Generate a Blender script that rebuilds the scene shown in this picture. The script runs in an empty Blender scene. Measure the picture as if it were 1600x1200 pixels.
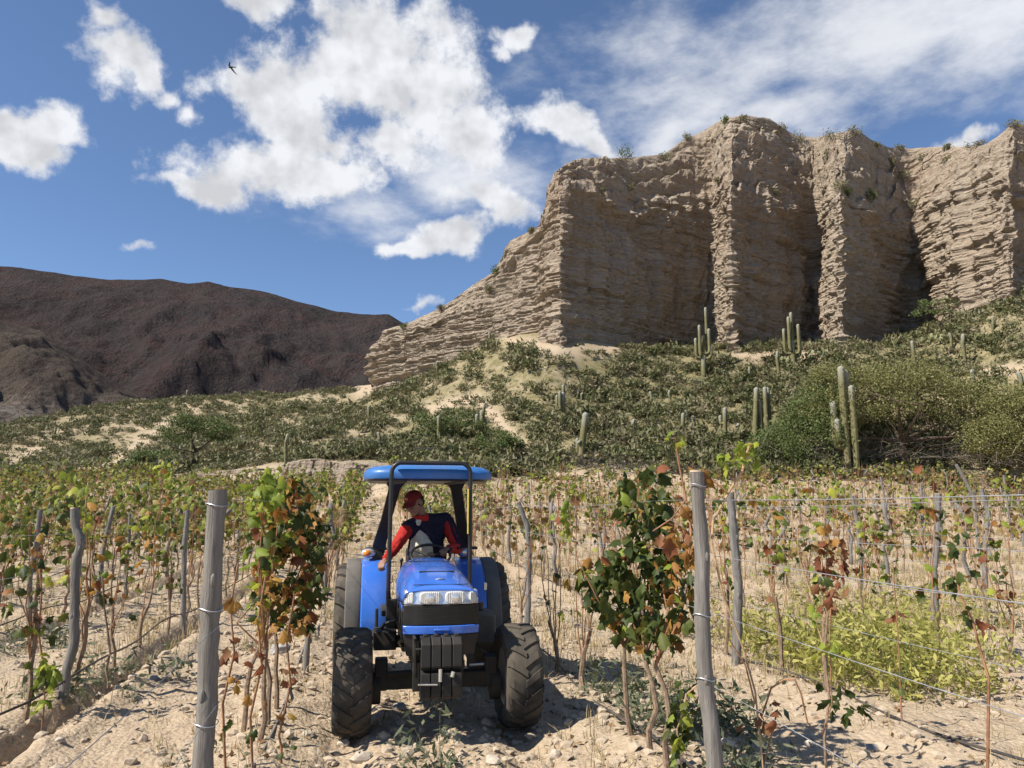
import bpy, bmesh, math, random
import numpy as np
from mathutils import Vector, Matrix, Euler
random.seed(7); RNG = np.random.default_rng(11)
S = bpy.context.scene
C = S.collection
# ---------------------------------------------------------------- camera, sky, sun, exposure
CAM_Z = 1.7; PITCH = math.atan(200/1200.0); FPX = 1200.0
cam_d = bpy.data.cameras.new('camera'); cam = bpy.data.objects.new('camera', cam_d); C.objects.link(cam)
cam.location = (0, 0, CAM_Z); cam.rotation_euler = (math.pi/2 + PITCH, 0, 0)
cam_d.sensor_width = 36; cam_d.lens = 36*FPX/1600; cam_d.clip_start = 0.05; cam_d.clip_end = 30000
S.camera = cam
S.view_settings.view_transform = 'Standard'; S.view_settings.look = 'None'
S.view_settings.exposure = 0.70; S.view_settings.gamma = 1.0; S.view_settings.use_curve_mapping = False
SUN_AZ = math.atan2(-0.87, -0.43); SUN_EL = math.radians(48)      # azimuth measured from +Y towards +X
sun_dir = Vector((math.sin(SUN_AZ)*math.cos(SUN_EL), math.cos(SUN_AZ)*math.cos(SUN_EL), math.sin(SUN_EL)))
sd = bpy.data.lights.new('sun', 'SUN'); sd.energy = 4.9; sd.angle = math.radians(0.53); sd.color = (1.0, 0.93, 0.82)
sun = bpy.data.objects.new('sun', sd); C.objects.link(sun); sun.location = (-40, -10, 60)
sun.rotation_euler = sun_dir.to_track_quat('Z', 'Y').to_euler()

def ray(px, py):
    cx, cy = (px-800)/FPX, -(py-600)/FPX
    return Vector((cx, math.cos(PITCH)-cy*math.sin(PITCH), math.sin(PITCH)+cy*math.cos(PITCH)))
def at(px, py, Y):
    d = ray(px, py); return Vector((0, 0, CAM_Z)) + d*(Y/d.y)
def azel(px, py):
    d = ray(px, py).normalized(); return math.atan2(d.x, d.y), math.asin(d.z)

W = bpy.data.worlds.new('World'); S.world = W; W.use_nodes = True
nt = W.node_tree; N = nt.nodes; L = nt.links; N.clear()
def wn(t, **k):
    n = N.new(t)
    for a, b in k.items(): setattr(n, a, b)
    return n
def wm(op, a, b=None, clamp=False):
    n = N.new('ShaderNodeMath'); n.operation = op; n.use_clamp = clamp
    for i, v in enumerate((a, b)):
        if v is None: continue
        if isinstance(v, (int, float)): n.inputs[i].default_value = v
        else: L.new(v, n.inputs[i])
    return n.outputs[0]
sky = wn('ShaderNodeTexSky', sky_type='NISHITA', sun_disc=False)
sky.sun_elevation = SUN_EL; sky.sun_rotation = SUN_AZ; sky.altitude = 2200; sky.air_density = 1.0; sky.dust_density = 0.3; sky.ozone_density = 4.0
tc = wn('ShaderNodeTexCoord'); sep = wn('ShaderNodeSeparateXYZ'); L.new(tc.outputs['Generated'], sep.inputs[0])
az_ = wm('ARCTAN2', sep.outputs[0], sep.outputs[1]); el_ = wm('ARCSINE', sep.outputs[2])
comb = wn('ShaderNodeCombineXYZ'); L.new(az_, comb.inputs[0]); L.new(el_, comb.inputs[1])
def wnoise(scale, detail, rough, off=(0, 0, 0), sc=(1, 1, 1), rot=(0, 0, 0)):
    m = wn('ShaderNodeMapping'); L.new(tc.outputs['Generated'], m.inputs[0]); m.inputs['Location'].default_value = off; m.inputs['Scale'].default_value = sc; m.inputs['Rotation'].default_value = rot
    n = wn('ShaderNodeTexNoise'); n.inputs['Scale'].default_value = scale; n.inputs['Detail'].default_value = detail
    n.inputs['Roughness'].default_value = rough; L.new(m.outputs[0], n.inputs['Vector']); return n
# warped lookup position, so that cloud outlines billow instead of following the ellipses
wp = wnoise(11.0, 3, 0.55, (3.1, 0, 0)); vs = wn('ShaderNodeVectorMath', operation='SUBTRACT'); L.new(wp.outputs['Color'], vs.inputs[0]); vs.inputs[1].default_value = (0.5, 0.5, 0.5)
vm = wn('ShaderNodeVectorMath', operation='SCALE'); L.new(vs.outputs[0], vm.inputs[0]); vm.inputs['Scale'].default_value = 0.07
va = wn('ShaderNodeVectorMath', operation='ADD'); L.new(comb.outputs[0], va.inputs[0]); L.new(vm.outputs[0], va.inputs[1])
def blob_field(blobs):
    out = None
    for (a, e, rx, ry, rot, w) in blobs:
        m = wn('ShaderNodeMapping', vector_type='TEXTURE'); L.new(va.outputs[0], m.inputs[0])
        m.inputs['Location'].default_value = (a, e, 0); m.inputs['Rotation'].default_value = (0, 0, rot); m.inputs['Scale'].default_value = (rx, ry, 1)
        ln = wn('ShaderNodeVectorMath', operation='LENGTH'); L.new(m.outputs[0], ln.inputs[0])
        v = wm('MULTIPLY', wm('SUBTRACT', 1.0, ln.outputs['Value']), w)
        out = v if out is None else wm('SMOOTH_MAX' if False else 'MAXIMUM', out, v)
    return out
def B(x, y, rx, ry, rot=0, w=1.0):
    a, e = azel(x, y); return (a, e, rx/1250.0, ry/1250.0, -math.radians(rot), w)
cum = [B(600,50,150,85), B(570,130,230,95), B(690,140,130,95), B(715,200,100,70,20), B(390,140,80,55), B(450,190,150,60,10), B(430,272,190,58,-4), B(530,275,90,55), B(330,297,95,24),
       B(190,80,70,62,35), B(165,25,45,40), B(225,112,48,26,40), B(262,148,26,20,0,0.6), B(400,4,95,26), B(25,205,110,38,-10), B(50,238,70,26), B(880,195,84,40,15), B(930,222,52,22,20),
       B(805,45,42,22,0,0.6), B(790,72,24,24,0,0.55), B(765,300,75,30), B(700,368,115,32,-18), B(640,388,60,24), B(805,320,52,42), B(655,480,52,18,0,0.8), B(620,225,110,55,0,0.6), B(520,215,110,50,0,0.6), B(1492,216,52,18), B(214,378,24,12,0,0.55), B(300,190,30,22,0,0.55),
       B(-220,120,160,70), B(-420,330,180,50), B(1790,300,160,40), B(300,-330,260,90), B(-200,-250,180,80)]
veil = [B(1130,130,300,110,-22), B(1330,70,300,110,-8), B(1040,215,120,60,-30), B(1210,170,200,80,0), B(710,290,180,80,0,0.8), B(560,330,240,60,0,0.7), B(1000,60,200,90,0,0.55), B(1500,90,200,120,0,0.8), B(1900,100,300,150,0,0.8), B(900,-300,500,160,0,0.6)]
for k in range(8):      # the same broken clouds all round the sky
    a = math.radians(75 + k*29.0); e = math.radians(10 + (k*37) % 45); cum.append((a, e, 0.16+0.05*(k % 3), 0.06+0.02*(k % 2), 0.2*(k % 3-1), 1.0))
f1 = wnoise(13.0, 7, 0.62); f2 = wnoise(13.0, 3, 0.6, (0.018, 0.005, -0.030)); f3 = wnoise(5.5, 6, 0.62, (1.7, 0.4, 2.2), (1, 1, 2.2), (0, 0.45, 0))
dens = wm('ADD', wm('MULTIPLY', blob_field(cum), 0.95), wm('MULTIPLY', wm('SUBTRACT', f1.outputs[0], 0.47), 2.3))
mr = wn('ShaderNodeMapRange', interpolation_type='SMOOTHSTEP'); L.new(dens, mr.inputs[0]); mr.inputs[1].default_value = 0.08; mr.inputs[2].default_value = 0.56
vd = wm('ADD', blob_field(veil), wm('MULTIPLY', wm('SUBTRACT', f3.outputs[0], 0.5), 2.3))
mr2 = wn('ShaderNodeMapRange', interpolation_type='SMOOTHSTEP'); L.new(vd, mr2.inputs[0]); mr2.inputs[1].default_value = -0.02; mr2.inputs[2].default_value = 1.0; mr2.inputs[4].default_value = 0.88
alpha = wm('SUBTRACT', 1.0, wm('MULTIPLY', wm('SUBTRACT', 1.0, mr.outputs[0]), wm('SUBTRACT', 1.0, mr2.outputs[0])))
# self-shading: density here against density a little way towards the sun
shade = wm('MULTIPLY', wm('SUBTRACT', f1.outputs[0], f2.outputs[0]), 1.1)
thick = wn('ShaderNodeMapRange'); L.new(dens, thick.inputs[0]); thick.inputs[1].default_value = 0.3; thick.inputs[2].default_value = 1.6; thick.inputs[3].default_value = 0.0; thick.inputs[4].default_value = 0.10
lum = wm('ADD', wm('SUBTRACT', 0.80, thick.outputs[0]), shade)
lum = wm('MAXIMUM', wm('MINIMUM', lum, 0.90), 0.64)
vl = wm('ADD', 0.86, wm('MULTIPLY', wm('SUBTRACT', f3.outputs[0], 0.5), 0.25))      # thin veil: evenly lit
lum = wm('ADD', wm('MULTIPLY', lum, mr.outputs[0]), wm('MULTIPLY', vl, wm('SUBTRACT', 1.0, mr.outputs[0])))
ccol = wn('ShaderNodeCombineColor'); L.new(wm('MULTIPLY', lum, 0.955), ccol.inputs[0]); L.new(wm('MULTIPLY', lum, 0.975), ccol.inputs[1]); L.new(wm('MULTIPLY', lum, 1.02), ccol.inputs[2])
SKY_STRENGTH = 0.096
sk = wn('ShaderNodeVectorMath', operation='SCALE'); L.new(sky.outputs[0], sk.inputs[0]); sk.inputs['Scale'].default_value = SKY_STRENGTH
cl = wn('ShaderNodeVectorMath', operation='SCALE'); L.new(ccol.outputs[0], cl.inputs[0]); cl.inputs['Scale'].default_value = 0.64
mx = wn('ShaderNodeMix', data_type='RGBA'); L.new(alpha, mx.inputs[0]); L.new(sk.outputs[0], mx.inputs[6]); L.new(cl.outputs[0], mx.inputs[7])
bg = wn('ShaderNodeBackground'); L.new(mx.outputs[2], bg.inputs[0]); bg.inputs[1].default_value = 1.0
wo = wn('ShaderNodeOutputWorld'); L.new(bg.outputs[0], wo.inputs[0])
W.cycles.sampling_method = 'MANUAL'; W.cycles.sample_map_resolution = 256
S.cycles.max_bounces = 5; S.cycles.diffuse_bounces = 2; S.cycles.glossy_bounces = 2; S.cycles.transmission_bounces = 3; S.cycles.transparent_max_bounces = 6
S.cycles.use_adaptive_sampling = True; S.cycles.adaptive_threshold = 0.025
# ---------------------------------------------------------------- helpers
def hash3(i, j, k):
    h = (i.astype(np.int64)*374761393 + j.astype(np.int64)*668265263 + k.astype(np.int64)*2147483647) & 0xffffffff
    h = ((h ^ (h >> 13))*1274126177) & 0xffffffff
    return ((h ^ (h >> 16)) & 0xffff)/65535.0
def vnoise(x, y, z):
    xi, yi, zi = np.floor(x), np.floor(y), np.floor(z); fx, fy, fz = x-xi, y-yi, z-zi
    fx = fx*fx*(3-2*fx); fy = fy*fy*(3-2*fy); fz = fz*fz*(3-2*fz)
    def h(a, b, c): return hash3(xi+a, yi+b, zi+c)
    x00 = h(0,0,0)*(1-fx)+h(1,0,0)*fx; x10 = h(0,1,0)*(1-fx)+h(1,1,0)*fx
    x01 = h(0,0,1)*(1-fx)+h(1,0,1)*fx; x11 = h(0,1,1)*(1-fx)+h(1,1,1)*fx
    return ((x00*(1-fy)+x10*fy)*(1-fz)+(x01*(1-fy)+x11*fy)*fz)*2-1
def fbm(x, y, z, oct=4, gain=0.5, lac=2.03):
    a, s = 1.0, 0.0; o = 0.0
    x, y, z = np.broadcast_arrays(np.asarray(x, float), np.asarray(y, float), np.asarray(z, float))
    for k in range(oct):
        o = o + a*vnoise(x+17.3*k, y-9.1*k, z+4.7*k); s += a; a *= gain; x, y, z = x*lac, y*lac, z*lac
    return o/s
def ridged(x, y, z, oct=4, gain=0.5):
    a, s, o = 1.0, 0.0, 0.0
    x, y, z = np.broadcast_arrays(np.asarray(x, float), np.asarray(y, float), np.asarray(z, float))
    for k in range(oct):
        o = o + a*(1-np.abs(vnoise(x+7.7*k, y+3.3*k, z))*2); s += a; a *= gain; x, y, z = x*2.1, y*2.1, z*2.1
    return o/s
def sstep(a, b, x):
    t = np.clip((np.asarray(x, float)-a)/(b-a), 0, 1); return t*t*(3-2*t)

def mesh_np(name, V, F, mats, smooth=True, fmat=None):
    """V (n,3), F list of arrays of equal-size faces (m,k)"""
    V = np.asarray(V, np.float32); Fs = F if isinstance(F, list) else [F]
    Fs = [np.asarray(f, np.int32) for f in Fs if len(f)]
    me = bpy.data.meshes.new(name); me.vertices.add(len(V)); me.vertices.foreach_set('co', V.ravel())
    nl = sum(f.size for f in Fs); nf = sum(len(f) for f in Fs)
    me.loops.add(nl); me.loops.foreach_set('vertex_index', np.concatenate([f.ravel() for f in Fs]))
    me.polygons.add(nf)
    tot = np.concatenate([np.full(len(f), f.shape[1], np.int32) for f in Fs]); st = np.concatenate([[0], np.cumsum(tot)[:-1]]).astype(np.int32)
    me.polygons.foreach_set('loop_start', st); me.polygons.foreach_set('loop_total', tot)
    me.polygons.foreach_set('use_smooth', np.full(nf, bool(smooth)))
    if fmat is not None: me.polygons.foreach_set('material_index', np.asarray(fmat, np.int32))
    me.update(calc_edges=True); me.validate()
    for m in (mats if isinstance(mats, (list, tuple)) else [mats]): me.materials.append(m)
    return me
def link(name, me, parent=None):
    o = bpy.data.objects.new(name, me); C.objects.link(o)
    if parent is not None: o.parent = parent
    return o
def tag(o, label=None, cat=None, group=None, kind=None):
    if label: o['label'] = label
    if cat: o['category'] = cat
    if group: o['group'] = group
    if kind: o['kind'] = kind
    return o
def empty(name, loc=(0, 0, 0), rz=0.0):
    o = bpy.data.objects.new(name, None); C.objects.link(o); o.location = loc; o.rotation_euler = (0, 0, rz); o.empty_display_size = 0.2; return o
def copy_tree(o, parent=None):
    c = o.copy(); C.objects.link(c); c.parent = parent
    for ch in o.children: copy_tree(ch, c)
    return c
def grid_faces(nu, nv):
    i = np.arange(nu-1)[:, None]*nv + np.arange(nv-1)[None, :]
    i = i.ravel(); return np.stack([i, i+nv, i+nv+1, i+1], 1)

class MB:
    """collects shapes into one mesh"""
    def __init__(s): s.V = []; s.F = {}; s.n = 0; s.m = 0
    def add(s, V, F):
        V = np.asarray(V, float)
        for f in F: s.F.setdefault(len(f), []).append((tuple(int(i)+s.n for i in f), s.m))
        s.V.append(V); s.n += len(V); return s
    def box(s, c, d, rot=None, taper=None):
        x, y, z = d[0]/2, d[1]/2, d[2]/2; t = taper or 1.0
        V = [(-x,-y,-z),(x,-y,-z),(x,y,-z),(-x,y,-z),(-x*t,-y*t,z),(x*t,-y*t,z),(x*t,y*t,z),(-x*t,y*t,z)]
        if rot is not None:
            R = Euler(rot).to_matrix(); V = [R @ Vector(v) for v in V]
        V = [(v[0]+c[0], v[1]+c[1], v[2]+c[2]) for v in V]
        return s.add(V, [(0,3,2,1),(4,5,6,7),(0,1,5,4),(1,2,6,5),(2,3,7,6),(3,0,4,7)])
    def rings(s, rings, cap=True, closed=True):
        k = len(rings[0]); V = [p for r in rings for p in r]; F = []
        for i in range(len(rings)-1):
            for j in range(k if closed else k-1):
                a, b = i*k+j, i*k+(j+1) % k; F.append((a, b, b+k, a+k))
        if cap and closed:
            F.append(tuple(range(k-1, -1, -1))); F.append(tuple((len(rings)-1)*k+j for j in range(k)))
        return s.add(V, F)
    def tube(s, pts, rad, sides=8, cap=True, ribs=None):
        pts = [Vector(p) for p in pts]; n = len(pts); rad = [rad]*n if isinstance(rad, (int, float)) else rad
        t0 = (pts[1]-pts[0]).normalized(); up = Vector((0, 0, 1)) if abs(t0.z) < 0.9 else Vector((1, 0, 0)); u = t0.cross(up).normalized(); R = []
        for i, p in enumerate(pts):
            t = (pts[min(i+1, n-1)]-pts[max(i-1, 0)]).normalized(); u = (u - t*u.dot(t)).normalized(); v = t.cross(u)
            rr = []
            for j in range(sides):
                a = 2*math.pi*j/sides; r = rad[i]*(1 if ribs is None else (1+ribs*(1 if j % 2 else -1)))
                rr.append(p+u*(math.cos(a)*r)+v*(math.sin(a)*r))
            R.append(rr)
        return s.rings(R, cap)
    def cyl(s, p0, p1, r, sides=16, r1=None): return s.tube([p0, p1], [r, r if r1 is None else r1], sides)
    def lathe(s, prof, sides=32, axis='X', c=(0, 0, 0)):
        R = []
        for (a, r) in prof:
            ring = []
            for j in range(sides):
                t = 2*math.pi*j/sides; q = (a, r*math.cos(t), r*math.sin(t)) if axis == 'X' else ((r*math.cos(t), r*math.sin(t), a) if axis == 'Z' else (r*math.cos(t), a, r*math.sin(t)))
                ring.append((q[0]+c[0], q[1]+c[1], q[2]+c[2]))
            R.append(ring)
        return s.rings(R, True)
    def sphere(s, c, r, nu=12, nv=8, M=None):
        r = (r, r, r) if isinstance(r, (int, float)) else r; R = []
        for i in range(nv+1):
            ph = math.pi*i/nv; ph = min(max(ph, 0.02), math.pi-0.02); ring = []
            for j in range(nu):
                t = 2*math.pi*j/nu; q = Vector((r[0]*math.sin(ph)*math.cos(t), r[1]*math.sin(ph)*math.sin(t), r[2]*math.cos(ph)))
                if M is not None: q = M @ q
                ring.append(q+Vector(c))
            R.append(ring)
        return s.rings(R, True)
    def capsule(s, p0, r0, p1, r1, sides=12):
        p0, p1 = Vector(p0), Vector(p1); s.sphere(p0, r0); s.sphere(p1, r1); return s.tube([p0, p1], [r0, r1], sides)
    def mesh(s, name, mats, smooth=True):
        F = []; fm = []
        for k, l in s.F.items():
            F.append(np.array([f for f, _ in l])); fm += [m for _, m in l]
        return mesh_np(name, np.concatenate(s.V), F, mats, smooth, fm)
    def build(s, name, mats, parent=None, smooth=True, bevel=0, seg=2, sharp=35):
        me = s.mesh(name, mats, smooth); o = link(name, me, parent)
        if bevel:
            b = o.modifiers.new('bevel', 'BEVEL'); b.width = bevel; b.segments = seg; b.limit_method = 'ANGLE'; b.angle_limit = math.radians(30)
        if smooth and sharp:
            me.set_sharp_from_angle(angle=math.radians(sharp))
        return o

# ---------------------------------------------------------------- materials
def mat(name):
    m = bpy.data.materials.new(name); m.use_nodes = True; m.node_tree.nodes.clear(); return m
class NT:
    def __init__(s, name):
        s.m = mat(name); s.t = s.m.node_tree; s.out = s.n('ShaderNodeOutputMaterial')
    def n(s, t, **k):
        x = s.t.nodes.new(t)
        for a, b in k.items(): setattr(x, a, b)
        return x
    def l(s, a, b): s.t.links.new(a, b)
    def val(s, sock, v):
        if hasattr(v, 'links') or isinstance(v, bpy.types.NodeSocket): s.l(v, sock)
        else: sock.default_value = v
    def noise(s, scale, detail=5, rough=0.55, vec=None, dist=0):
        x = s.n('ShaderNodeTexNoise'); x.inputs['Scale'].default_value = scale; x.inputs['Detail'].default_value = detail; x.inputs['Roughness'].default_value = rough; x.inputs['Distortion'].default_value = dist
        if vec is not None: s.l(vec, x.inputs['Vector'])
        return x.outputs[0]
    def pos(s, scale=(1, 1, 1), obj=False):
        a = s.n('ShaderNodeTexCoord').outputs['Object'] if obj else s.n('ShaderNodeNewGeometry').outputs['Position']
        mp = s.n('ShaderNodeMapping'); mp.inputs['Scale'].default_value = scale; s.l(a, mp.inputs[0]); return mp.outputs[0]
    def ramp(s, fac, stops):
        r = s.n('ShaderNodeValToRGB'); e = r.color_ramp.elements
        while len(e) < len(stops): e.new(0.5)
        for i, (p, c) in enumerate(stops): e[i].position = p; e[i].color = (*c, 1) if len(c) == 3 else c
        s.l(fac, r.inputs[0]); return r.outputs[0]
    def mix(s, fac, a, b, blend='MIX'):
        x = s.n('ShaderNodeMix', data_type='RGBA', blend_type=blend); s.val(x.inputs[0], fac)
        for i, v in ((6, a), (7, b)):
            if isinstance(v, tuple): x.inputs[i].default_value = (*v, 1) if len(v) == 3 else v
            else: s.l(v, x.inputs[i])
        return x.outputs[2]
    def math(s, op, a, b=0.0, clamp=False):
        x = s.n('ShaderNodeMath', operation=op, use_clamp=clamp); s.val(x.inputs[0], a); s.val(x.inputs[1], b); return x.outputs[0]
    def rng(s, v, a, b, c=0.0, d=1.0):
        x = s.n('ShaderNodeMapRange'); s.l(v, x.inputs[0])
        for i, q in enumerate((a, b, c, d)): x.inputs[i+1].default_value = q
        return x.outputs[0]
    def bump(s, h, strength=0.5, dist=0.02, normal=None):
        b = s.n('ShaderNodeBump'); b.inputs['Strength'].default_value = strength; b.inputs['Distance'].default_value = dist; s.l(h, b.inputs['Height'])
        if normal is not None: s.l(normal, b.inputs['Normal'])
        return b.outputs[0]
    def bsdf(s, col, rough=0.8, metal=0.0, normal=None, spec=0.3, coat=0.0, trans=None):
        p = s.n('ShaderNodeBsdfPrincipled')
        if isinstance(col, tuple): p.inputs['Base Color'].default_value = (*col, 1)
        else: s.l(col, p.inputs['Base Color'])
        s.val(p.inputs['Roughness'], rough); p.inputs['Metallic'].default_value = metal; p.inputs['Specular IOR Level'].default_value = spec
        p.inputs['Coat Weight'].default_value = coat; p.inputs['Coat Roughness'].default_value = 0.12
        if normal is not None: s.l(normal, p.inputs['Normal'])
        sh = p.outputs[0]
        if trans:      # thin leaf: light comes through
            t = s.n('ShaderNodeBsdfTranslucent')
            if isinstance(col, tuple): t.inputs[0].default_value = (*col, 1)
            else: s.l(col, t.inputs[0])
            x = s.n('ShaderNodeMixShader'); x.inputs[0].default_value = trans; s.l(sh, x.inputs[1]); s.l(t.outputs[0], x.inputs[2]); sh = x.outputs[0]
        s.l(sh, s.out.inputs[0]); return s.m
    def rand(s): return s.n('ShaderNodeObjectInfo').outputs['Random']
    def island(s): return s.n('ShaderNodeNewGeometry').outputs['Random Per Island']
    def nz(s):
        x = s.n('ShaderNodeSeparateXYZ'); s.l(s.n('ShaderNodeNewGeometry').outputs['Normal'], x.inputs[0]); return x.outputs[2]

def leaf_mat(name, stops, trans=0.35, per='island', rough=0.6, spec=0.3, patch=0):
    m = NT(name); f = m.island() if per == 'island' else m.rand()
    n = m.noise(6, 2, 0.5, m.pos()); f2 = m.math('ADD', m.math('MULTIPLY', f, 0.8), m.math('MULTIPLY', n, 0.25), True)
    if patch: f2 = m.math('ADD', m.math('MULTIPLY', f, 0.35), m.rng(m.noise(patch, 3, 0.6, m.pos()), 0.3, 0.7, -0.05, 0.7), True)      # whole shrubs differ from each other
    return m.bsdf(m.ramp(f2, stops), rough, 0, None, spec, 0, trans)
def plain(name, col, rough=0.6, metal=0.0, spec=0.4, coat=0.0, dust=0.0, var=0.15, scale=9.0):
    """paint or metal with uneven tone and, where asked, dust lying on it"""
    m = NT(name); n = m.noise(scale, 6, 0.6, m.pos())
    c = m.mix(m.rng(n, 0.35, 0.7), tuple(x*(1-var) for x in col), tuple(min(1, x*(1+var)) for x in col))
    r = m.rng(n, 0.3, 0.7, max(0.02, rough-0.08), min(1, rough+0.1))
    if dust:
        d = m.math('MULTIPLY', m.rng(m.noise(3.0, 8, 0.65, m.pos()), 0.3, 0.75), dust, True)
        c = m.mix(d, c, (0.36, 0.29, 0.21)); r = m.math('ADD', r, m.math('MULTIPLY', d, 0.5), True)
    return m.bsdf(c, r, metal, m.bump(m.noise(60, 3, 0.5, m.pos()), 0.06, 0.004), spec, coat)
# ---------------------------------------------------------------- terrain
KROW = 0.1875                                   # the rows run away to the left: x = u - KROW*y
ROWS_LEFT = [-0.72, -2.72, -4.85, -7.1, -9.4, -11.7, -14.0, -16.3, -18.6, -20.9, -23.2, -25.5, -27.8, -30.1]
ROWS_RIGHT = [2.0, 4.2, 6.6, 9.0, 11.4, 13.8, 16.2, 18.6, 21.0, 23.4, 25.8, 28.2, 30.6, 33.0, 35.4, 37.8, 40.2]
ROWS = sorted(ROWS_LEFT+ROWS_RIGHT)
# cliff plan: pixel column, depth of the face, base, rim of the sheer part, skyline (all measured on the photograph)
CL = [(575,122,612,560,574),(585,119,612,548,545),(600,116,606,532,516),(630,112,597,524,507),(665,108,588,512,492),(703,104,570,490,472),(745,99,549,462,440),(772,97,536,440,424),(785,95.5,530,420,400),(797,94,527,398,376),(822,92,530,380,364),(846,89.5,537,362,354),(858,87.5,541,318,291),(866,86,543,300,274),(874,84.5,545,292,268),
      (890,86,543,292,259),(907,87.5,541,296,254),(937,90,538,305,248),(960,92.2,537,316,247),(993,95.3,538,330,245),(1037,99.2,543,326,242),(1060,101.2,546,322,224),(1100,104.6,550,320,204),(1112,105,549,324,196),(1128,94,546,318,187),(1141,87,543,312,184),(1150,88.6,543,314,183),(1168,90.6,543,318,182),(1203,94.6,544,322,186),(1242,99,545,328,212),(1268,102,545,330,214),(1277,101,545,326,214),
      (1296,89,546,314,209),(1311,83.5,547,308,207),(1322,85.5,546,318,205),(1342,88.6,542,330,203),(1363,92,539,338,219),(1389,96,534,346,229),(1411,99.6,528,350,230),(1428,101,524,342,231),(1441,98,519,326,231),(1476,91,510,300,230),(1493,88,504,290,229),(1537,82,480,276,225),(1558,79.5,468,282,213),(1578,77.5,458,294,196),(1592,81,456,303,193),(1625,86,452,305,190),(1680,90,450,300,188),(1720,84,440,290,190),(1850,76,430,280,190),(2000,74,420,270,200),(2250,70,420,270,200)]
CL = np.array(CL, float)
ctrl = []
def cp(px, py, Y): p = at(px, py, Y); ctrl.append((p.x, p.y, p.z))
for px in (-900, -400, 0, 400, 800, 1200, 1600, 2000, 2500): cp(px, 778, 50)
for px, py in ((-700,752),(-200,752),(0,752),(200,748),(330,734),(430,724),(500,719),(565,719),(650,728),(700,736),(850,741),(1000,741),(1200,741),(1400,738),(1600,733),(1900,728),(2400,720)): cp(px, py, 61)
for px, Y, b, r, t in CL: cp(px, b+2, Y-0.8)
for px, py, Y in ((690,632,84),(720,622,86),(765,655,77),(800,695,68),(640,650,84),(850,640,76),(900,600,82),(1000,640,74),(1000,590,84),(1100,598,82),(1200,600,80),(1150,650,72),(1250,585,82),(1300,650,68),(1450,610,68),(1550,560,70),(1600,600,62),(1620,520,70),(1500,570,73),(1700,560,62),(1900,540,60),(2200,560,58),
                  (560,608,126),(450,622,138),(300,626,150),(220,636,152),(100,664,152),(0,690,152),(-200,712,150),(-600,716,150),(300,712,76),(100,728,82),(0,738,80),(400,688,88),(500,660,98),(600,640,98),(200,690,112),(350,655,120),(-200,735,85),(-600,735,85)): cp(px, py, Y)
for X in (-220, -150, -100, -60, -20): ctrl.append((X, 215, 6.0))
for X in (0, 30, 60, 100, 140): ctrl.append((X, 150, 30)); ctrl.append((X, 215, 25))
ctrl = np.array(ctrl)
def tps_fit(P, z, lam=0.4):
    n = len(P); d = np.linalg.norm(P[:, None]-P[None], axis=2); K = np.where(d > 0, d*d*np.log(d+1e-9), 0)+lam*np.eye(n)*10
    A = np.zeros((n+3, n+3)); A[:n, :n] = K; A[:n, n] = 1; A[:n, n+1:] = P; A[n, :n] = 1; A[n+1:, :n] = P.T
    return np.linalg.solve(A, np.concatenate([z, [0, 0, 0]]))
TPS = tps_fit(ctrl[:, :2], ctrl[:, 2])
def tps(x, y):
    sh = x.shape; x = x.ravel(); y = y.ravel(); o = TPS[-3]+TPS[-2]*x+TPS[-1]*y
    for i, (a, b) in enumerate(ctrl[:, :2]):
        r2 = (x-a)**2+(y-b)**2; o = o+TPS[i]*0.5*r2*np.log(r2+1e-9)
    return o.reshape(sh)
def G(x, y, detail=True):
    x = np.asarray(x, float); y = np.asarray(y, float); x, y = np.broadcast_arrays(x, y)
    v = 0.0019*np.clip(y-13, 0, 60)**2 + 0.0*x
    m = sstep(47, 60, y); h = v
    far = y > 46
    if far.any():
        hh = np.array(v); hh[far] = tps(x[far], np.minimum(y[far], 215)); h = v*(1-m)+hh*m
    # cut bank along the top edge of the vineyard on the left of the middle
    px = x/np.maximum(y, 1)*FPX+800
    bank = sstep(230, 330, px)*(1-sstep(560, 640, px))
    edge = 57.5+1.2*fbm(x*0.25, x*0.07, 3.3, 3)
    h = h - bank*1.0*sstep(47, 55, y)*(1-sstep(edge-0.5, edge+0.5, y))
    if not detail: return h
    near = 1-sstep(45, 58, y)
    u = x+KROW*y; d = np.zeros_like(h)
    nr = (y < 58)
    if nr.any():
        un, xn, yn = u[nr], x[nr], y[nr]; RA = np.array(ROWS); k = np.clip(np.searchsorted(RA, un), 1, len(RA)-1); dn = np.zeros_like(un)
        for r in (RA[k-1], RA[k]):
            t = un-r; w = 0.03*fbm(xn*0.9, yn*0.9, r, 2); tt = t-0.22-w
            # irrigation trench beside each row on the left, soil thrown up next to it; a low mound under the other rows
            dn += np.where(r < -1, -0.13*np.exp(-(tt/0.12)**4)+0.07*np.exp(-((tt-0.3)/0.14)**2)+0.08*np.exp(-((tt+0.3)/0.16)**2), 0.07*np.exp(-(t/0.28)**2))
        d[nr] += dn
    for c in (-0.10, 1.22): d += -0.05*np.exp(-((u-c)/0.16)**4)*(1-sstep(22, 30, y))
    d += 0.035*np.exp(-((u-0.2)/0.16)**2)+0.03*np.exp(-((u-0.85)/0.18)**2)
    rough = fbm(x*1.1, y*1.1, 0.0, 3)*0.05+fbm(x*5.0, y*5.0, 2.0, 3)*0.035+np.maximum(0, fbm(x*11, y*11, 5.0, 2))*0.05
    hill = fbm(x*0.09, y*0.09, 7.0, 4)*1.1+fbm(x*0.5, y*0.5, 1.0, 3)*0.28
    gully = -0.9*np.clip(ridged(x*0.035+y*0.012, y*0.02, 3.0, 3)-0.45, 0, 1)*2
    return h + near*(d+rough) + (1-near)*(hill+gully)*sstep(55, 68, y)
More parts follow.
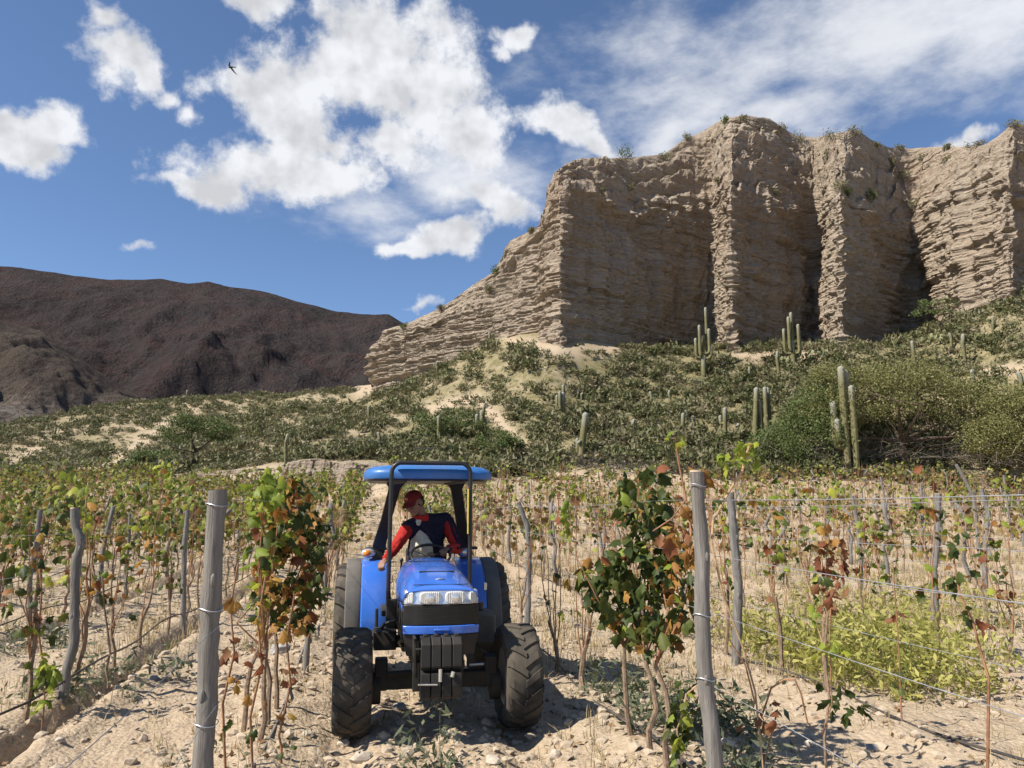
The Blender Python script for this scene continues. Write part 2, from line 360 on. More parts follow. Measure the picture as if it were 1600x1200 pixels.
def g1(x, y): return float(G(np.array([x]), np.array([y]))[0])
def ground_hit(px, py, lo=2.0, hi=150.0):
    d = ray(px, py); ys = np.geomspace(lo, hi, 160)
    for _ in range(2):
        t = ys/d.y; zz = CAM_Z+d.z*t - G(d.x*t, ys); i = int(np.argmax(zz < 0)) if (zz < 0).any() else len(ys)-1
        ys = np.linspace(ys[max(i-1, 0)], ys[i], 24)
    t = ys/d.y; zz = CAM_Z+d.z*t - G(d.x*t, ys); i = int(np.argmax(zz < 0)) if (zz < 0).any() else len(ys)-1
    return Vector((d.x*t[i], ys[i], float(G(d.x*t[i:i+1], ys[i:i+1])[0])))

# soil
m = NT('soil'); p = m.pos()
n1 = m.noise(0.6, 6, 0.6, p); n2 = m.noise(9, 6, 0.65, p); n3 = m.noise(55, 4, 0.6, p); n4 = m.noise(0.11, 5, 0.6, p)
c = m.ramp(n2, [(0.3, (0.265, 0.195, 0.13)), (0.5, (0.39, 0.305, 0.21)), (0.72, (0.485, 0.395, 0.29))])
c = m.mix(m.rng(n1, 0.4, 0.65), c, (0.40, 0.31, 0.215))
c = m.mix(m.math('MULTIPLY', m.rng(n3, 0.55, 0.75), 0.35), c, (0.56, 0.50, 0.42))
c = m.mix(m.math('MULTIPLY', m.rng(n4, 0.48, 0.62), 0.4), c, (0.36, 0.31, 0.235))
cv = m.n('ShaderNodeAttribute', attribute_name='cover'); gc = m.ramp(m.noise(1.3, 7, 0.7, p), [(0.36, (0.125, 0.112, 0.052)), (0.5, (0.19, 0.165, 0.088)), (0.62, (0.27, 0.225, 0.145)), (0.72, (0.37, 0.31, 0.23))])
c = m.mix(cv.outputs['Fac'], c, gc)      # low herbs and dry grass on the hill, too small to tell apart from here
v = m.n('ShaderNodeTexVoronoi'); v.inputs['Scale'].default_value = 26; m.l(p, v.inputs['Vector'])
h = m.math('ADD', m.math('MULTIPLY', n2, 1.0), m.math('ADD', m.math('MULTIPLY', n3, 0.35), m.math('MULTIPLY', v.outputs['Distance'], -0.5)))
SOIL = m.bsdf(c, 0.95, 0, m.bump(h, 0.9, 0.03), 0.1)

ns, ny = 560, 440
sv = np.linspace(-1, 1, ns); sv = np.sign(sv)*(0.75*np.abs(sv)+0.75*np.abs(sv)**3)*1.0
yv = np.geomspace(2.0, 218.0, ny)-6.0
yy, ss = np.meshgrid(yv, sv, indexing='ij'); xx = ss*(yy+7.0)
zz = G(xx, yy)
ground = link('ground', mesh_np('ground', np.stack([xx, yy, zz], 2).reshape(-1, 3), grid_faces(ny, ns)[:, ::-1], SOIL)); tag(ground, kind='structure')
def bare(px, py):
    """how bare the ground is: pale spur below the prow, talus fan, washed gullies on the left"""
    b = np.zeros_like(px)
    def seg(x0, y0, x1, y1, w):
        dx, dy = x1-x0, y1-y0; t = np.clip(((px-x0)*dx+(py-y0)*dy)/(dx*dx+dy*dy), 0, 1); return np.exp(-(((px-x0-t*dx)**2+(py-y0-t*dy)**2)/w**2))
    for s in ((672,640,745,622,10),(745,622,815,692,10),(800,535,880,548,12),(880,548,965,545,10),(1150,553,1270,556,9),(560,612,640,590,10),(230,690,160,735,12),(300,640,215,690,9),(0,735,60,700,8),(1540,585,1600,575,10),(1160,545,1180,560,9),(960,740,1090,748,14),(850,741,1000,744,9)): b = np.maximum(b, seg(*s))
    return b
def proj(P):
    """world points to photograph pixels and depth"""
    P = np.asarray(P, float); x, y, z = P[..., 0], P[..., 1], P[..., 2]-CAM_Z; cp_, sp_ = math.cos(PITCH), math.sin(PITCH)
    f = y*cp_+z*sp_; up = -y*sp_+z*cp_; return 800+FPX*x/f, 600-FPX*up/f, f
qx, qy, _ = proj(np.stack([xx, np.maximum(yy, 1.0), zz], -1))
cover = sstep(58.5, 62, yy)*(1-bare(qx, qy))*np.clip(0.80+0.8*fbm(xx*0.12, yy*0.12, 2.0, 4)+0.3*sstep(560, 900, qx)-0.12*(1-sstep(300, 620, qx)), 0, 1)
ground.data.attributes.new('cover', 'FLOAT', 'POINT').data.foreach_set('value', cover.ravel().astype(np.float32))
# the valley floor, out to the horizon
vv = [(-9000, -4000, -14), (9000, -4000, -14), (9000, 9000, -14), (-9000, 9000, -14)]
vf = link('valley_floor', mesh_np('valley_floor', vv, np.array([[0, 1, 2, 3]]), SOIL)); tag(vf, kind='structure')

# ---------------------------------------------------------------- cliff
m = NT('cliff_rock'); p = m.pos()
ps = m.pos((0.05, 0.05, 1.0)); st = m.noise(1.5, 8, 0.6, ps, 0.4); st2 = m.noise(5.5, 6, 0.6, m.pos((0.12, 0.12, 1.0)), 0.3)
bl = m.noise(0.05, 5, 0.6, p); fine = m.noise(2.2, 8, 0.65, p); fin2 = m.noise(9.0, 5, 0.6, p)
c = m.ramp(st, [(0.30, (0.275, 0.215, 0.158)), (0.47, (0.375, 0.305, 0.23)), (0.56, (0.435, 0.36, 0.28)), (0.72, (0.355, 0.28, 0.21))])
c = m.mix(m.math('MULTIPLY', m.rng(bl, 0.45, 0.65), 0.55), c, (0.38, 0.275, 0.20))
c = m.mix(m.math('MULTIPLY', m.rng(fine, 0.35, 0.7), 0.4), c, (0.45, 0.385, 0.31))
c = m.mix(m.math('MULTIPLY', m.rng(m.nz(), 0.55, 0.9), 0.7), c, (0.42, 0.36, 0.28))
c = m.mix(m.math('MULTIPLY', m.rng(st2, 0.43, 0.37), 0.55), c, (0.20, 0.15, 0.11)); c = m.mix(m.math('MULTIPLY', m.rng(st2, 0.60, 0.66), 0.4), c, (0.50, 0.43, 0.35))      # dark partings and pale hard bands in the bedding
vs_ = m.noise(0.55, 6, 0.6, m.pos((1.0, 1.0, 0.05)))
c = m.mix(m.math('MULTIPLY', m.rng(vs_, 0.5, 0.68), 0.22), c, (0.29, 0.225, 0.17))
h = m.math('ADD', m.math('MULTIPLY', st2, 0.9), m.math('ADD', m.math('MULTIPLY', fine, 0.9), m.math('MULTIPLY', fin2, 0.25)))
ROCK = m.bsdf(c, 0.95, 0, m.bump(h, 1.0, 0.6), 0.1)

def cliff_mesh():
    nu, nvf, nvs, nvb = 900, 150, 90, 14
    # spend columns evenly along the face's real length, so that the buttress sides get their share
    Pb = np.array([[*at(px, b, Y)] for px, Y, b, r, t in CL]); seg = np.linalg.norm(np.diff(Pb[:, :2], axis=0), axis=1)+0.2; s = np.concatenate([[0], np.cumsum(seg)])
    su = np.linspace(0, s[-1], nu)
    def col(k): return np.interp(su, s, k)
    px = col(CL[:, 0]); Y = col(CL[:, 1])
    def smooth(a, n):
        k = np.ones(n)/n; return np.convolve(np.pad(a, n//2, mode='edge'), k, 'valid')[:len(a)]
    Y = smooth(Y, 5)
    def world(px, py, Y):
        cy = -(py-600)/FPX; dy = math.cos(PITCH)-cy*math.sin(PITCH); dz = math.sin(PITCH)+cy*math.cos(PITCH); t = Y/dy
        return np.stack([(px-800)/FPX*t, Y, CAM_Z+dz*t], -1)
    base = world(px, smooth(col(CL[:, 2]), 9), Y); base[:, 2] -= 3.0
    wob = fbm(su*0.35, 0*su, 0.5, 4)
    rim = world(px, smooth(col(CL[:, 3]), 7)+wob*6, Y+1.4+smooth(np.abs(wob), 5)*1.2)
    Yt = smooth(np.minimum(smooth(Y, 61)+9.0, 112) , 41); Yt = np.where(px < 870, Y+3.0+5.0*sstep(830, 880, px), Yt); Yt = smooth(Yt, 15); Yt = np.maximum(Yt, Y+3)
    top = world(px, col(CL[:, 4])+wob*1.5, Yt)
    v1 = np.linspace(0, 1, nvf)[None, :, None]; A = base[:, None]*(1-v1)+rim[:, None]*v1
    v2 = np.linspace(0, 1, nvs+1)[1:][None, :, None]
    # stepped slope from the rim to the skyline: alternating risers and benches
    vz = v2+0.055*np.sin(v2*2*np.pi*3.3+wob[:, None, None]*4)*np.sin(v2*np.pi); vy = v2-0.05*np.sin(v2*2*np.pi*3.3+wob[:, None, None]*4)*np.sin(v2*np.pi)
    Bm = rim[:, None]*(1-v2)+top[:, None]*v2; Bm[..., 2] = (rim[:, None, 2:]*(1-vz)+top[:, None, 2:]*vz)[..., 0]; Bm[..., 1] = (rim[:, None, 1:2]*(1-vy)+top[:, None, 1:2]*vy)[..., 0]
    v3 = np.linspace(0, 1, nvb+1)[1:][None, :, None]; back = top.copy(); back[:, 1] += 45; back[:, 0] *= 1+45/top[:, 1]*0.6; back[:, 2] -= 9
    Cm = top[:, None]*(1-v3)+back[:, None]*v3
    P = np.concatenate([A, Bm, Cm], 1)
    # outward normal in plan, from the tangent along the face
    tg = np.gradient(P[:, :nvf+nvs], axis=0); nx, nyy = tg[..., 1], -tg[..., 0]; ln = np.sqrt(nx**2+nyy**2)+1e-6; nx, nyy = nx/ln, nyy/ln
    Q = P[:, :nvf+nvs]; x, y, z = Q[..., 0], Q[..., 1], Q[..., 2]
    vg = np.concatenate([np.linspace(0, 1, nvf), np.linspace(1, 2, nvs+1)[1:]])[None, :]
    zz = z+0.02*x+fbm(x*0.05, y*0.05, 1.0, 2)*1.2
    zz = zz+1.6*fbm(x*0.02, y*0.02, zz*0.16, 2)                    # beds of uneven thickness
    am = np.clip(0.75+1.5*fbm(x*0.06+3, y*0.06, z*0.09, 3), 0.3, 1.4)
    part = -0.5*np.clip(1-np.abs(fbm(x*0.03, y*0.03, zz*0.75, 3, 0.6))*7, 0, 1)*np.clip(0.4+1.6*fbm(x*0.1, y*0.1, z*0.3, 2), 0, 1)      # soft beds weathered back
    strata = part+(fbm(x*0.025, y*0.025, zz*1.25, 4, 0.6)*0.62+fbm(x*0.10, y*0.10, zz*3.6, 3, 0.65)*0.42)*am+fbm(x*0.05, y*0.05, zz*5.5, 2)*0.22
    crack = -0.55*np.clip(1-np.abs(fbm(su[:, None]*0.55+0.25*fbm(su[:, None]*0.3, z*0.25, 2.0, 2), z*0.035, 8.0, 2))*9, 0, 1)*np.clip(fbm(su[:, None]*0.2, z*0.12, 3.0, 2)*3+0.3, 0, 1)
    lump = fbm(x*0.16, y*0.16, z*0.10, 4)*1.4+np.clip(fbm(x*0.7, y*0.7, zz*1.1, 3)-0.1, 0, 1)*0.9+fbm(x*0.45, y*0.45, z*0.5, 4)*0.85+fbm(x*1.5, y*1.5, z*1.9, 3)*0.22
    flute = -np.abs(fbm(su[:, None]*0.30+0*z, z*0.02, 4.0, 4, 0.6))*1.8*np.clip(1.1-np.abs(vg-0.75), 0, 1)
    lm_ = np.clip(0.25+2.2*fbm(su[:, None]*0.11, 0*z, 12.0, 3), 0, 1); lw_ = 0.05*fbm(su[:, None]*0.18, 0*z, 15.0, 3)
    lip = lm_*(0.8*np.exp(-((vg-0.975-lw_)/0.03)**2)-0.7*np.exp(-((vg-0.90-lw_)/0.05)**2))-1.1*np.exp(-((vg-0.12-0.05*fbm(su[:, None]*0.2, 0, 9.0, 3))/0.025)**2)*np.clip(fbm(su[:, None]*0.12, 0*z, 6.0, 2)*3, 0, 1)
    fade = np.clip(vg*12, 0, 1)*np.clip((2.02-vg)*6, 0.12, 1)
    dsp = (strata+lump+flute+lip+crack)*fade*(1-0.45*sstep(1.0, 1.12, vg))
    Q[..., 0] += nx*dsp; Q[..., 1] += nyy*dsp; 
    up = sstep(1.0, 1.12, vg)*fade*(fbm(x*0.16, y*0.16, 2.0, 4)*1.8+fbm(x*0.9, y*0.9, 3.0, 3)*0.35)
    Q[..., 2] += up
    Cm = P[:, nvf+nvs:]; Cm[..., 2] += fbm(Cm[..., 0]*0.3, Cm[..., 1]*0.3, 0, 3)*0.5
    n_v = P.shape[1]
    return P, mesh_np('cliff', P.reshape(-1, 3), grid_faces(nu, n_v), ROCK, False)
CLIFF_P, me = cliff_mesh()
cliff = link('cliff', me); tag(cliff, kind='structure')

# ---------------------------------------------------------------- mountains
m = NT('shadowed_mountain_rock'); p = m.pos((0.0070, 0.0070, 0.0076))
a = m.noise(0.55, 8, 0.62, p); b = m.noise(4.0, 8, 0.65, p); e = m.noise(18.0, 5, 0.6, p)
c = m.ramp(a, [(0.35, (0.0378, 0.0336, 0.0350)), (0.5, (0.0532, 0.0420, 0.0418)), (0.62, (0.0658, 0.0462, 0.0441)), (0.75, (0.0504, 0.0434, 0.0426))])  # dark brown rock, with the cloud shadow over the range put into the colour
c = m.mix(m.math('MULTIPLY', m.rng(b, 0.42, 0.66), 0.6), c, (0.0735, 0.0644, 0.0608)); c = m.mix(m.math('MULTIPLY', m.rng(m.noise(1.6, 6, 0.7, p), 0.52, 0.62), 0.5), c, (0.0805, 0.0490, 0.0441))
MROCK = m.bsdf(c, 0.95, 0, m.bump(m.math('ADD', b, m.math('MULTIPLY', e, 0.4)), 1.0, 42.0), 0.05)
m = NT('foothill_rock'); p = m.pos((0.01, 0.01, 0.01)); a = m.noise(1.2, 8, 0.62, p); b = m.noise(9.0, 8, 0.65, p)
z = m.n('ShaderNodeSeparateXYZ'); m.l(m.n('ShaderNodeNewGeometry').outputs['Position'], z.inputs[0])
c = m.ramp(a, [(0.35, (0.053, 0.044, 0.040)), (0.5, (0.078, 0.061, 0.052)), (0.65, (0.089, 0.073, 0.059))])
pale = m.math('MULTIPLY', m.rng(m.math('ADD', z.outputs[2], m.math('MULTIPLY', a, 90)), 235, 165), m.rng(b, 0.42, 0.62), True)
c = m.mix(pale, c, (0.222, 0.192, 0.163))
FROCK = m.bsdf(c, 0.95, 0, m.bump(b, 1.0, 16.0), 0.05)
def mountain(name, prof, Y0, Yr, Y1, material, amp, nx=430, ny=180, z0=-14, seed=0, ex=1.25, fs=1.0):
    pr = np.array(prof, float); px = np.linspace(pr[0, 0], pr[-1, 0], nx); ridge_py = np.interp(px, pr[:, 0], pr[:, 1])
    s = (px-800)/FPX
    cy = -(ridge_py-600)/FPX; tanel = (math.sin(PITCH)+cy*math.cos(PITCH))/(math.cos(PITCH)-cy*math.sin(PITCH)); zr = CAM_Z+tanel*Yr
    yv = np.concatenate([np.linspace(Y0, Yr, ny), np.linspace(Yr, Y1, 40)[1:]])
    Yg, sg = np.meshgrid(yv, s, indexing='ij'); X = sg*Yg
    t = np.where(Yg <= Yr, ((Yg-Y0)/(Yr-Y0)), 1-0.7*((Yg-Yr)/(Y1-Yr)))
    Z = z0+(zr[None]-z0)*np.clip(t, 0, 1)**ex
    k = np.sin(np.clip(t, 0, 1)*np.pi)**0.8
    q = 0.0021*fs
    gul = ridged(X*q+seed+0.3*fbm(X*q, Yg*q, 1, 3), Yg*q*0.5, seed+0.0, 5, 0.52)
    Z += k*amp*0.16*(ridged(X*q*3.3+2.0, Yg*q*1.5, seed+6.0, 4)-0.5)+k*amp*0.85*(gul-0.55)+k*amp*0.55*fbm(X*q*1.7, Yg*q*1.7, seed+4.0, 5)+amp*0.06*(ridged(X*q*6, Yg*q*4, seed+2.0, 4)-0.5)*(k+0.1)+amp*0.02*fbm(X*q*12, Yg*q*12, seed, 3)
    return tag(link(name, mesh_np(name, np.stack([X, Yg, Z], 2).reshape(-1, 3), grid_faces(len(yv), nx)[:, ::-1], material)), kind='structure')
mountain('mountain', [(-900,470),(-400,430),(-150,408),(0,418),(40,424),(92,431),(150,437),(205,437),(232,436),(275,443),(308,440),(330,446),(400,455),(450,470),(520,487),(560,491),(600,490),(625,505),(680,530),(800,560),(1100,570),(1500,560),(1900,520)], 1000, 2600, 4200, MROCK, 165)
mountain('mountain_spur', [(-700,400),(-300,440),(0,505),(48,518),(90,540),(150,585),(220,625),(250,650),(300,700)], 620, 1350, 1500, FROCK, 120, 300, 150, seed=5, ex=0.9, fs=1.7)
mountain('foothill', [(-700,600),(-200,615),(0,632),(60,645),(110,657),(160,680),(220,700)], 300, 520, 600, FROCK, 12, 200, 60, seed=9, fs=4)

# cut bank between the vineyard and the hill
bt = np.array([(215,756),(224,752),(262,744),(300,736),(360,733),(424,732),(446,724),(460,720),(500,718),(532,726),(550,722),(568,728),(600,734),(650,742),(680,748)], float)
nb_, nv_ = 420, 34; bx = np.linspace(215, 680, nb_); by = np.interp(bx, bt[:, 0], bt[:, 1])+fbm(bx*0.05, 0*bx, 1.0, 4)*3
Pk = []
for x, yt in zip(bx, by):
    p0, p1 = at(x, 774, 56.0), at(x, yt, 57.6); p0.z -= 0.4; p2 = at(x, yt, 63.5); p2.z = max(p1.z-0.2, G(np.array([p2.x]), np.array([63.5]))[0]-0.25)
    Pk.append([list(p0.lerp(p1, k/23)) for k in range(24)]+[list(p1.lerp(p2, (k+1)/10)) for k in range(10)])
Pk = np.array(Pk); vg = np.linspace(0, 1, 24); x, z = Pk[:, :24, 0], Pk[:, :24, 2]
Pk[:, :24, 1] += (np.abs(fbm(x*0.9, z*0.12, 2.0, 4))*1.1-0.35+fbm(x*2.2, z*2.8, 4.0, 3)*0.25+0.6*np.sin(vg*np.pi/2)**3)*np.clip(vg*6, 0, 1)
Pk[:, 24:, 2] += fbm(Pk[:, 24:, 0]*0.8, Pk[:, 24:, 1]*0.8, 1.0, 3)*0.2
tag(link('bank', mesh_np('bank', Pk.reshape(-1, 3), grid_faces(nb_, nv_), ROCK, False)), kind='structure')
# ---------------------------------------------------------------- hillside vegetation
def cliff_hit(px, py):
    Q = CLIFF_P.reshape(-1, 3); a, b, d = proj(Q); w = (a-px)**2+(b-py)**2
    k = np.argsort(w)[:30]; k = k[w[k] < max(30, w[k[0]]+1)]; return Vector(Q[k[np.argmin(d[k])]])
def quads(P, size, rng, flat=0.0, aspect=1.6):
    """one small leaf-like quad at each point, random orientation"""
    n = len(P); a = rng.normal(size=(n, 3)); a[:, 2] *= (1-flat); a /= np.linalg.norm(a, axis=1)[:, None]+1e-9
    b = rng.normal(size=(n, 3)); b -= a*(a*b).sum(1)[:, None]; b /= np.linalg.norm(b, axis=1)[:, None]+1e-9
    s = (np.asarray(size)*rng.uniform(0.6, 1.3, n))[:, None] if np.ndim(size) == 0 else np.asarray(size)[:, None]
    u, v = a*s*aspect*0.5, b*s*0.5
    V = np.stack([P-u, P+v*0.9-u*0.1, P+u, P-v*0.9-u*0.1], 1).reshape(-1, 3); F = np.arange(n*4).reshape(-1, 4); return V, F
def tris(P, size, rng):
    """thin twig and leaf slivers"""
    n = len(P); a = rng.normal(size=(n, 3)); a[:, 2] = np.abs(a[:, 2])*0.9+0.2; a /= np.linalg.norm(a, axis=1)[:, None]; b = rng.normal(size=(n, 3)); b -= a*(a*b).sum(1)[:, None]; b /= np.linalg.norm(b, axis=1)[:, None]
    s = (size*rng.uniform(0.6, 1.5, n))[:, None]; V = np.stack([P-b*s*0.34, P+b*s*0.34, P+a*s*1.25], 1).reshape(-1, 3); return V, np.arange(n*3).reshape(-1, 3)
def dome_points(n, rx, rz, rng, clumps=9, spread=0.34):
    th = rng.uniform(0, 2*np.pi, clumps); r = np.sqrt(rng.uniform(0.05, 1, clumps))*0.75; zc = np.sqrt(np.clip(1-r*r, 0.05, 1))*rng.uniform(0.45, 0.95, clumps)
    cc = np.stack([np.cos(th)*r*rx, np.sin(th)*r*rx, zc*rz], 1); k = rng.integers(0, clumps, n)
    P = cc[k]+rng.normal(size=(n, 3))*np.array([rx, rx, rz])*spread*0.75; P[:, 2] = np.abs(P[:, 2]); return P
SCRUB = leaf_mat('scrub_leaves', [(0.08, (0.066, 0.082, 0.027)), (0.35, (0.115, 0.122, 0.048)), (0.6, (0.165, 0.155, 0.078)), (0.82, (0.225, 0.19, 0.115)), (1.0, (0.28, 0.235, 0.16))], 0.2, patch=0.55)
GREEN = leaf_mat('shrub_green_leaves', [(0.1, (0.065, 0.098, 0.028)), (0.5, (0.11, 0.145, 0.042)), (0.9, (0.155, 0.18, 0.065)), (1.0, (0.20, 0.19, 0.09))], 0.25)
ACACIA = leaf_mat('acacia_leaves', [(0.1, (0.115, 0.125, 0.038)), (0.45, (0.18, 0.182, 0.062)), (0.8, (0.23, 0.22, 0.085)), (1.0, (0.27, 0.24, 0.12))], 0.3)
PALEB = leaf_mat('pale_shrub_leaves', [(0.1, (0.13, 0.12, 0.06)), (0.5, (0.20, 0.19, 0.10)), (1.0, (0.27, 0.24, 0.15))], 0.2, patch=0.4)
BARK = plain('bark', (0.085, 0.062, 0.045), 0.95, spec=0.1, var=0.35); TWIG = plain('dead_twigs', (0.17, 0.145, 0.12), 0.95, spec=0.1, var=0.4)
GREYTWIG = plain('grey_dead_twigs', (0.105, 0.092, 0.082), 0.95, spec=0.1, var=0.4)
rng = np.random.default_rng(5)
def cliffY(px): return np.interp(px, CL[:, 0], CL[:, 1])
n = 46000
X = rng.uniform(-150, 90, n); Yp = 59.3+rng.uniform(0, 1, n)**1.4*100
px, py, dd = proj(np.stack([X, Yp, G(X, Yp)], 1)); lim = np.where(px > 573, cliffY(px)-1.5, 160)
cover = 0.5+0.5*fbm(X*0.13, Yp*0.13, 2.0, 4)*2.0; left = 1-sstep(480, 640, px)
prob = np.clip(0.12+cover*(1.0-0.22*left)+0.34*sstep(600, 1000, px), 0, 1)*(1-bare(px, py))
bankz = (Yp > 60.5) | (px > 640) | (px < 240)
keep = (rng.uniform(0, 1, n) < prob*0.55) & (Yp < lim) & (px > -150) & (px < 1750) & bankz
X, Yp, px = X[keep], Yp[keep], px[keep]
def scatter(name, material, X, Yp, tmpl, smin, smax, rng, zs=1.0, sink=0.08):
    Vs, Fs = [], []; off = 0; which = rng.integers(0, len(tmpl), len(X)); Z = G(X, Yp)
    for t, (TV, TF) in enumerate(tmpl):
        i = np.where(which == t)[0]; k = len(i)
        if not k: continue
        s = smin+(smax-smin)*rng.uniform(0, 1, k)**1.7; a = rng.uniform(0, 2*np.pi, k); ca, sa = np.cos(a)*s, np.sin(a)*s
        V = np.empty((k, len(TV), 3)); V[..., 0] = ca[:, None]*TV[:, 0]-sa[:, None]*TV[:, 1]+X[i][:, None]; V[..., 1] = sa[:, None]*TV[:, 0]+ca[:, None]*TV[:, 1]+Yp[i][:, None]
        V[..., 2] = (s*zs*rng.uniform(0.75, 1.2, k))[:, None]*TV[:, 2]+Z[i][:, None]-sink
        F = TF[None]+(np.arange(k)*len(TV))[:, None, None]+off; Vs.append(V.reshape(-1, 3)); Fs.append(F.reshape(-1, TF.shape[1])); off += k*len(TV)
    return tag(link(name, mesh_np(name, np.concatenate(Vs), np.concatenate(Fs), material, False)), kind='stuff')
T1 = [tris(dome_points(105, 0.72, 0.5, rng, 13, 0.3), 0.17, rng) for _ in range(9)]
sc = scatter('desert_scrub', SCRUB, X, Yp, T1, 0.5, 2.1, rng); tag(sc, 'low olive and grey scrub covering the hillside below the cliff', 'scrub')
n = 26000; X2 = rng.uniform(-140, 90, n); Y2 = 58+rng.uniform(0, 1, n)**1.3*85; px2, py2, _ = proj(np.stack([X2, Y2, G(X2, Y2)], 1))
cov2 = fbm(X2*0.2, Y2*0.2, 8.0, 3); k2 = (Y2 < np.where(px2 > 573, cliffY(px2)-0.8, 150)) & (rng.uniform(0, 1, n) < (0.42+0.8*cov2)*(1-0.85*bare(px2, py2))) & (px2 > -100) & (px2 < 1750) & ((Y2 > 60.5) | (px2 > 640) | (px2 < 240))
T2 = [tris(dome_points(24, 0.4, 0.2, rng, 5), 0.15, rng) for _ in range(6)]
sc = scatter('dry_ground_cover', PALEB, X2[k2], Y2[k2], T2, 0.5, 1.5, rng, sink=0.03); tag(sc, 'pale dry tufts between the shrubs on the hillside', 'ground cover')

def tube_np(pts, rad, sides=4):
    b = MB(); b.tube(pts, rad, sides); return b
def twig_mass(mb, rng, n, base, spread, length, r=0.012, up=0.5):
    for _ in range(n):
        p = Vector(base)+Vector(rng.normal(size=3)*np.array(spread)); p.z = max(p.z, base[2]-0.1)
        d = Vector((rng.normal(), rng.normal(), abs(rng.normal())*up)).normalized(); l = length*rng.uniform(0.5, 1.3); q = p+d*l*0.55+Vector(rng.normal(size=3))*l*0.1
        mb.tube([p, q, q+Vector((d.x, d.y, d.z-0.25))*l*0.45], [r, r*0.75, r*0.3], 3, False)
def tree(name, label, cat, base, trunk_h_, trunk_r, blobs, nleaf, leaf, material, nb=10, group=None, twigs=0, seed=0, lean=(0, 0), bark=None):
    """tapered trunk, limbs to every crown lobe, crown of leaf clumps with gaps"""
    K_ = {'thorn_tree': 1.5, 'leaning_tree': 1.45}.get(name, 1.15); trunk_h = trunk_h_*K_; blobs = [(tuple(q*K_ for q in c), tuple(q*K_ for q in rd)) for c, rd in blobs]; nleaf = int(nleaf*(1.6 if name == 'thorn_tree' else 1.2))
    r = np.random.default_rng(seed); root = empty(name, base); tag(root, label, cat, group); bk = bark or BARK
    t = MB(); top = Vector((lean[0], lean[1], trunk_h)); t.tube([(0, 0, -0.3), (lean[0]*0.2, lean[1]*0.2, trunk_h*0.4), top], [trunk_r*1.25, trunk_r, trunk_r*0.75], 8); t.build('trunk', bk, root)
    lm = MB(); VV, FF, off = [], [], 0
    for bi, (c, rad) in enumerate(blobs):
        c = Vector(c); mid = top.lerp(c, 0.5)+Vector(r.normal(size=3))*0.15*c.length
        lm.tube([top*0.75, mid, c], [trunk_r*0.6, trunk_r*0.38, trunk_r*0.16], 5)
        for _ in range(nb):
            e = c+Vector(r.normal(size=3))*0.55*Vector(rad).length/1.7; m2 = c.lerp(e, 0.5)+Vector(r.normal(size=3))*0.12
            lm.tube([c.lerp(mid, 0.25), m2, e], [trunk_r*0.2, trunk_r*0.12, trunk_r*0.05], 4, False)
        ncl = max(6, int(nleaf/55)); d = r.normal(size=(ncl, 3)); d /= np.linalg.norm(d, axis=1)[:, None]; d *= r.uniform(0.45, 1.0, ncl)[:, None]**0.6
        cc = np.array(c)+d*np.array(rad); k = r.integers(0, ncl, nleaf); sc_ = 0.17*float(np.mean(rad))
        P = cc[k]+r.normal(size=(nleaf, 3))*sc_*np.array([1.15, 1.15, 0.6]); P[:, 2] = np.maximum(P[:, 2], 0.05)
        V, F = quads(P, leaf, r); VV.append(V); FF.append(F+off); off += len(V)
    lb_ = lm.build('branches', bk, root, True); lb_['kind'] = 'stuff'
    cr = link('crown', mesh_np('crown', np.concatenate(VV), np.concatenate(FF), material, False), root); cr['kind'] = 'stuff'
    if twigs:
        tw = MB(); twig_mass(tw, r, twigs, (0, 0, 0.9), (max(abs(b[0][0])+b[1][0] for b in blobs)*0.5, 1.0, 0.7), 2.0, 0.02, 0.6); x = tw.build('dead_twigs', TWIG, root); x['kind'] = 'stuff'
    return root
def gh(px, py, lo=46): return ground_hit(px, py, lo)
# the broad thorn tree on the right, with a darker one beside it
b = gh(1412, 733); tree('thorn_tree', 'broad spreading thorn tree with dead grey twigs under its olive crown', 'tree', b, 2.0, 0.28, [((-1.6,0,3.9),(2.7,2.2,1.5)),((1.6,0.5,4.3),(2.9,2.2,1.5)),((4.6,0,3.5),(2.6,2.0,1.4)),((-3.6,0.4,3.1),(1.9,1.8,1.3)),((0.6,1.2,5.1),(2.4,2.0,1.1)),((-2.8,1.6,5.0),(1.6,1.5,0.9)),((6.6,0.6,3.0),(1.9,1.8,1.3))], 3600, 0.115, ACACIA, 16, None, 520, 3)
b = gh(1262, 732); tree('thorn_tree', 'dense dark green thorn bush between the clustered and the tall cactus', 'tree', b, 0.8, 0.16, [((0,0,1.5),(2.4,1.8,1.5)),((1.0,0.6,2.8),(2.0,1.6,1.3)),((-1.4,0.3,1.1),(1.5,1.3,1.1)),((1.6,1.2,3.9),(1.5,1.3,0.8))], 3600, 0.11, GREEN, 12, None, 60, 4)
b = gh(1665, 742); tree('thorn_tree', 'thorn tree at the right edge reaching in from outside', 'tree', b, 1.6, 0.22, [((-1.5,0,2.9),(2.4,2,1.7)),((1.5,0,3.2),(2.6,2,1.7)),((-3.2,0.5,1.9),(1.4,1.4,1.1))], 3600, 0.115, ACACIA, 12, None, 200, 6)
b = gh(300, 733, 57.0); tree('leaning_tree', 'small leaning tree with bare dark trunk standing above the cut bank', 'tree', b, 1.3, 0.13, [((-1.1,0,2.3),(1.25,1.2,0.8)),((0.7,0.2,2.6),(1.3,1.1,0.55)),((1.7,0,2.2),(0.9,0.9,0.5)),((-0.4,0.4,2.9),(1.1,1,0.5))], 1100, 0.12, GREEN, 12, None, 0, 8, (0.25, 0))
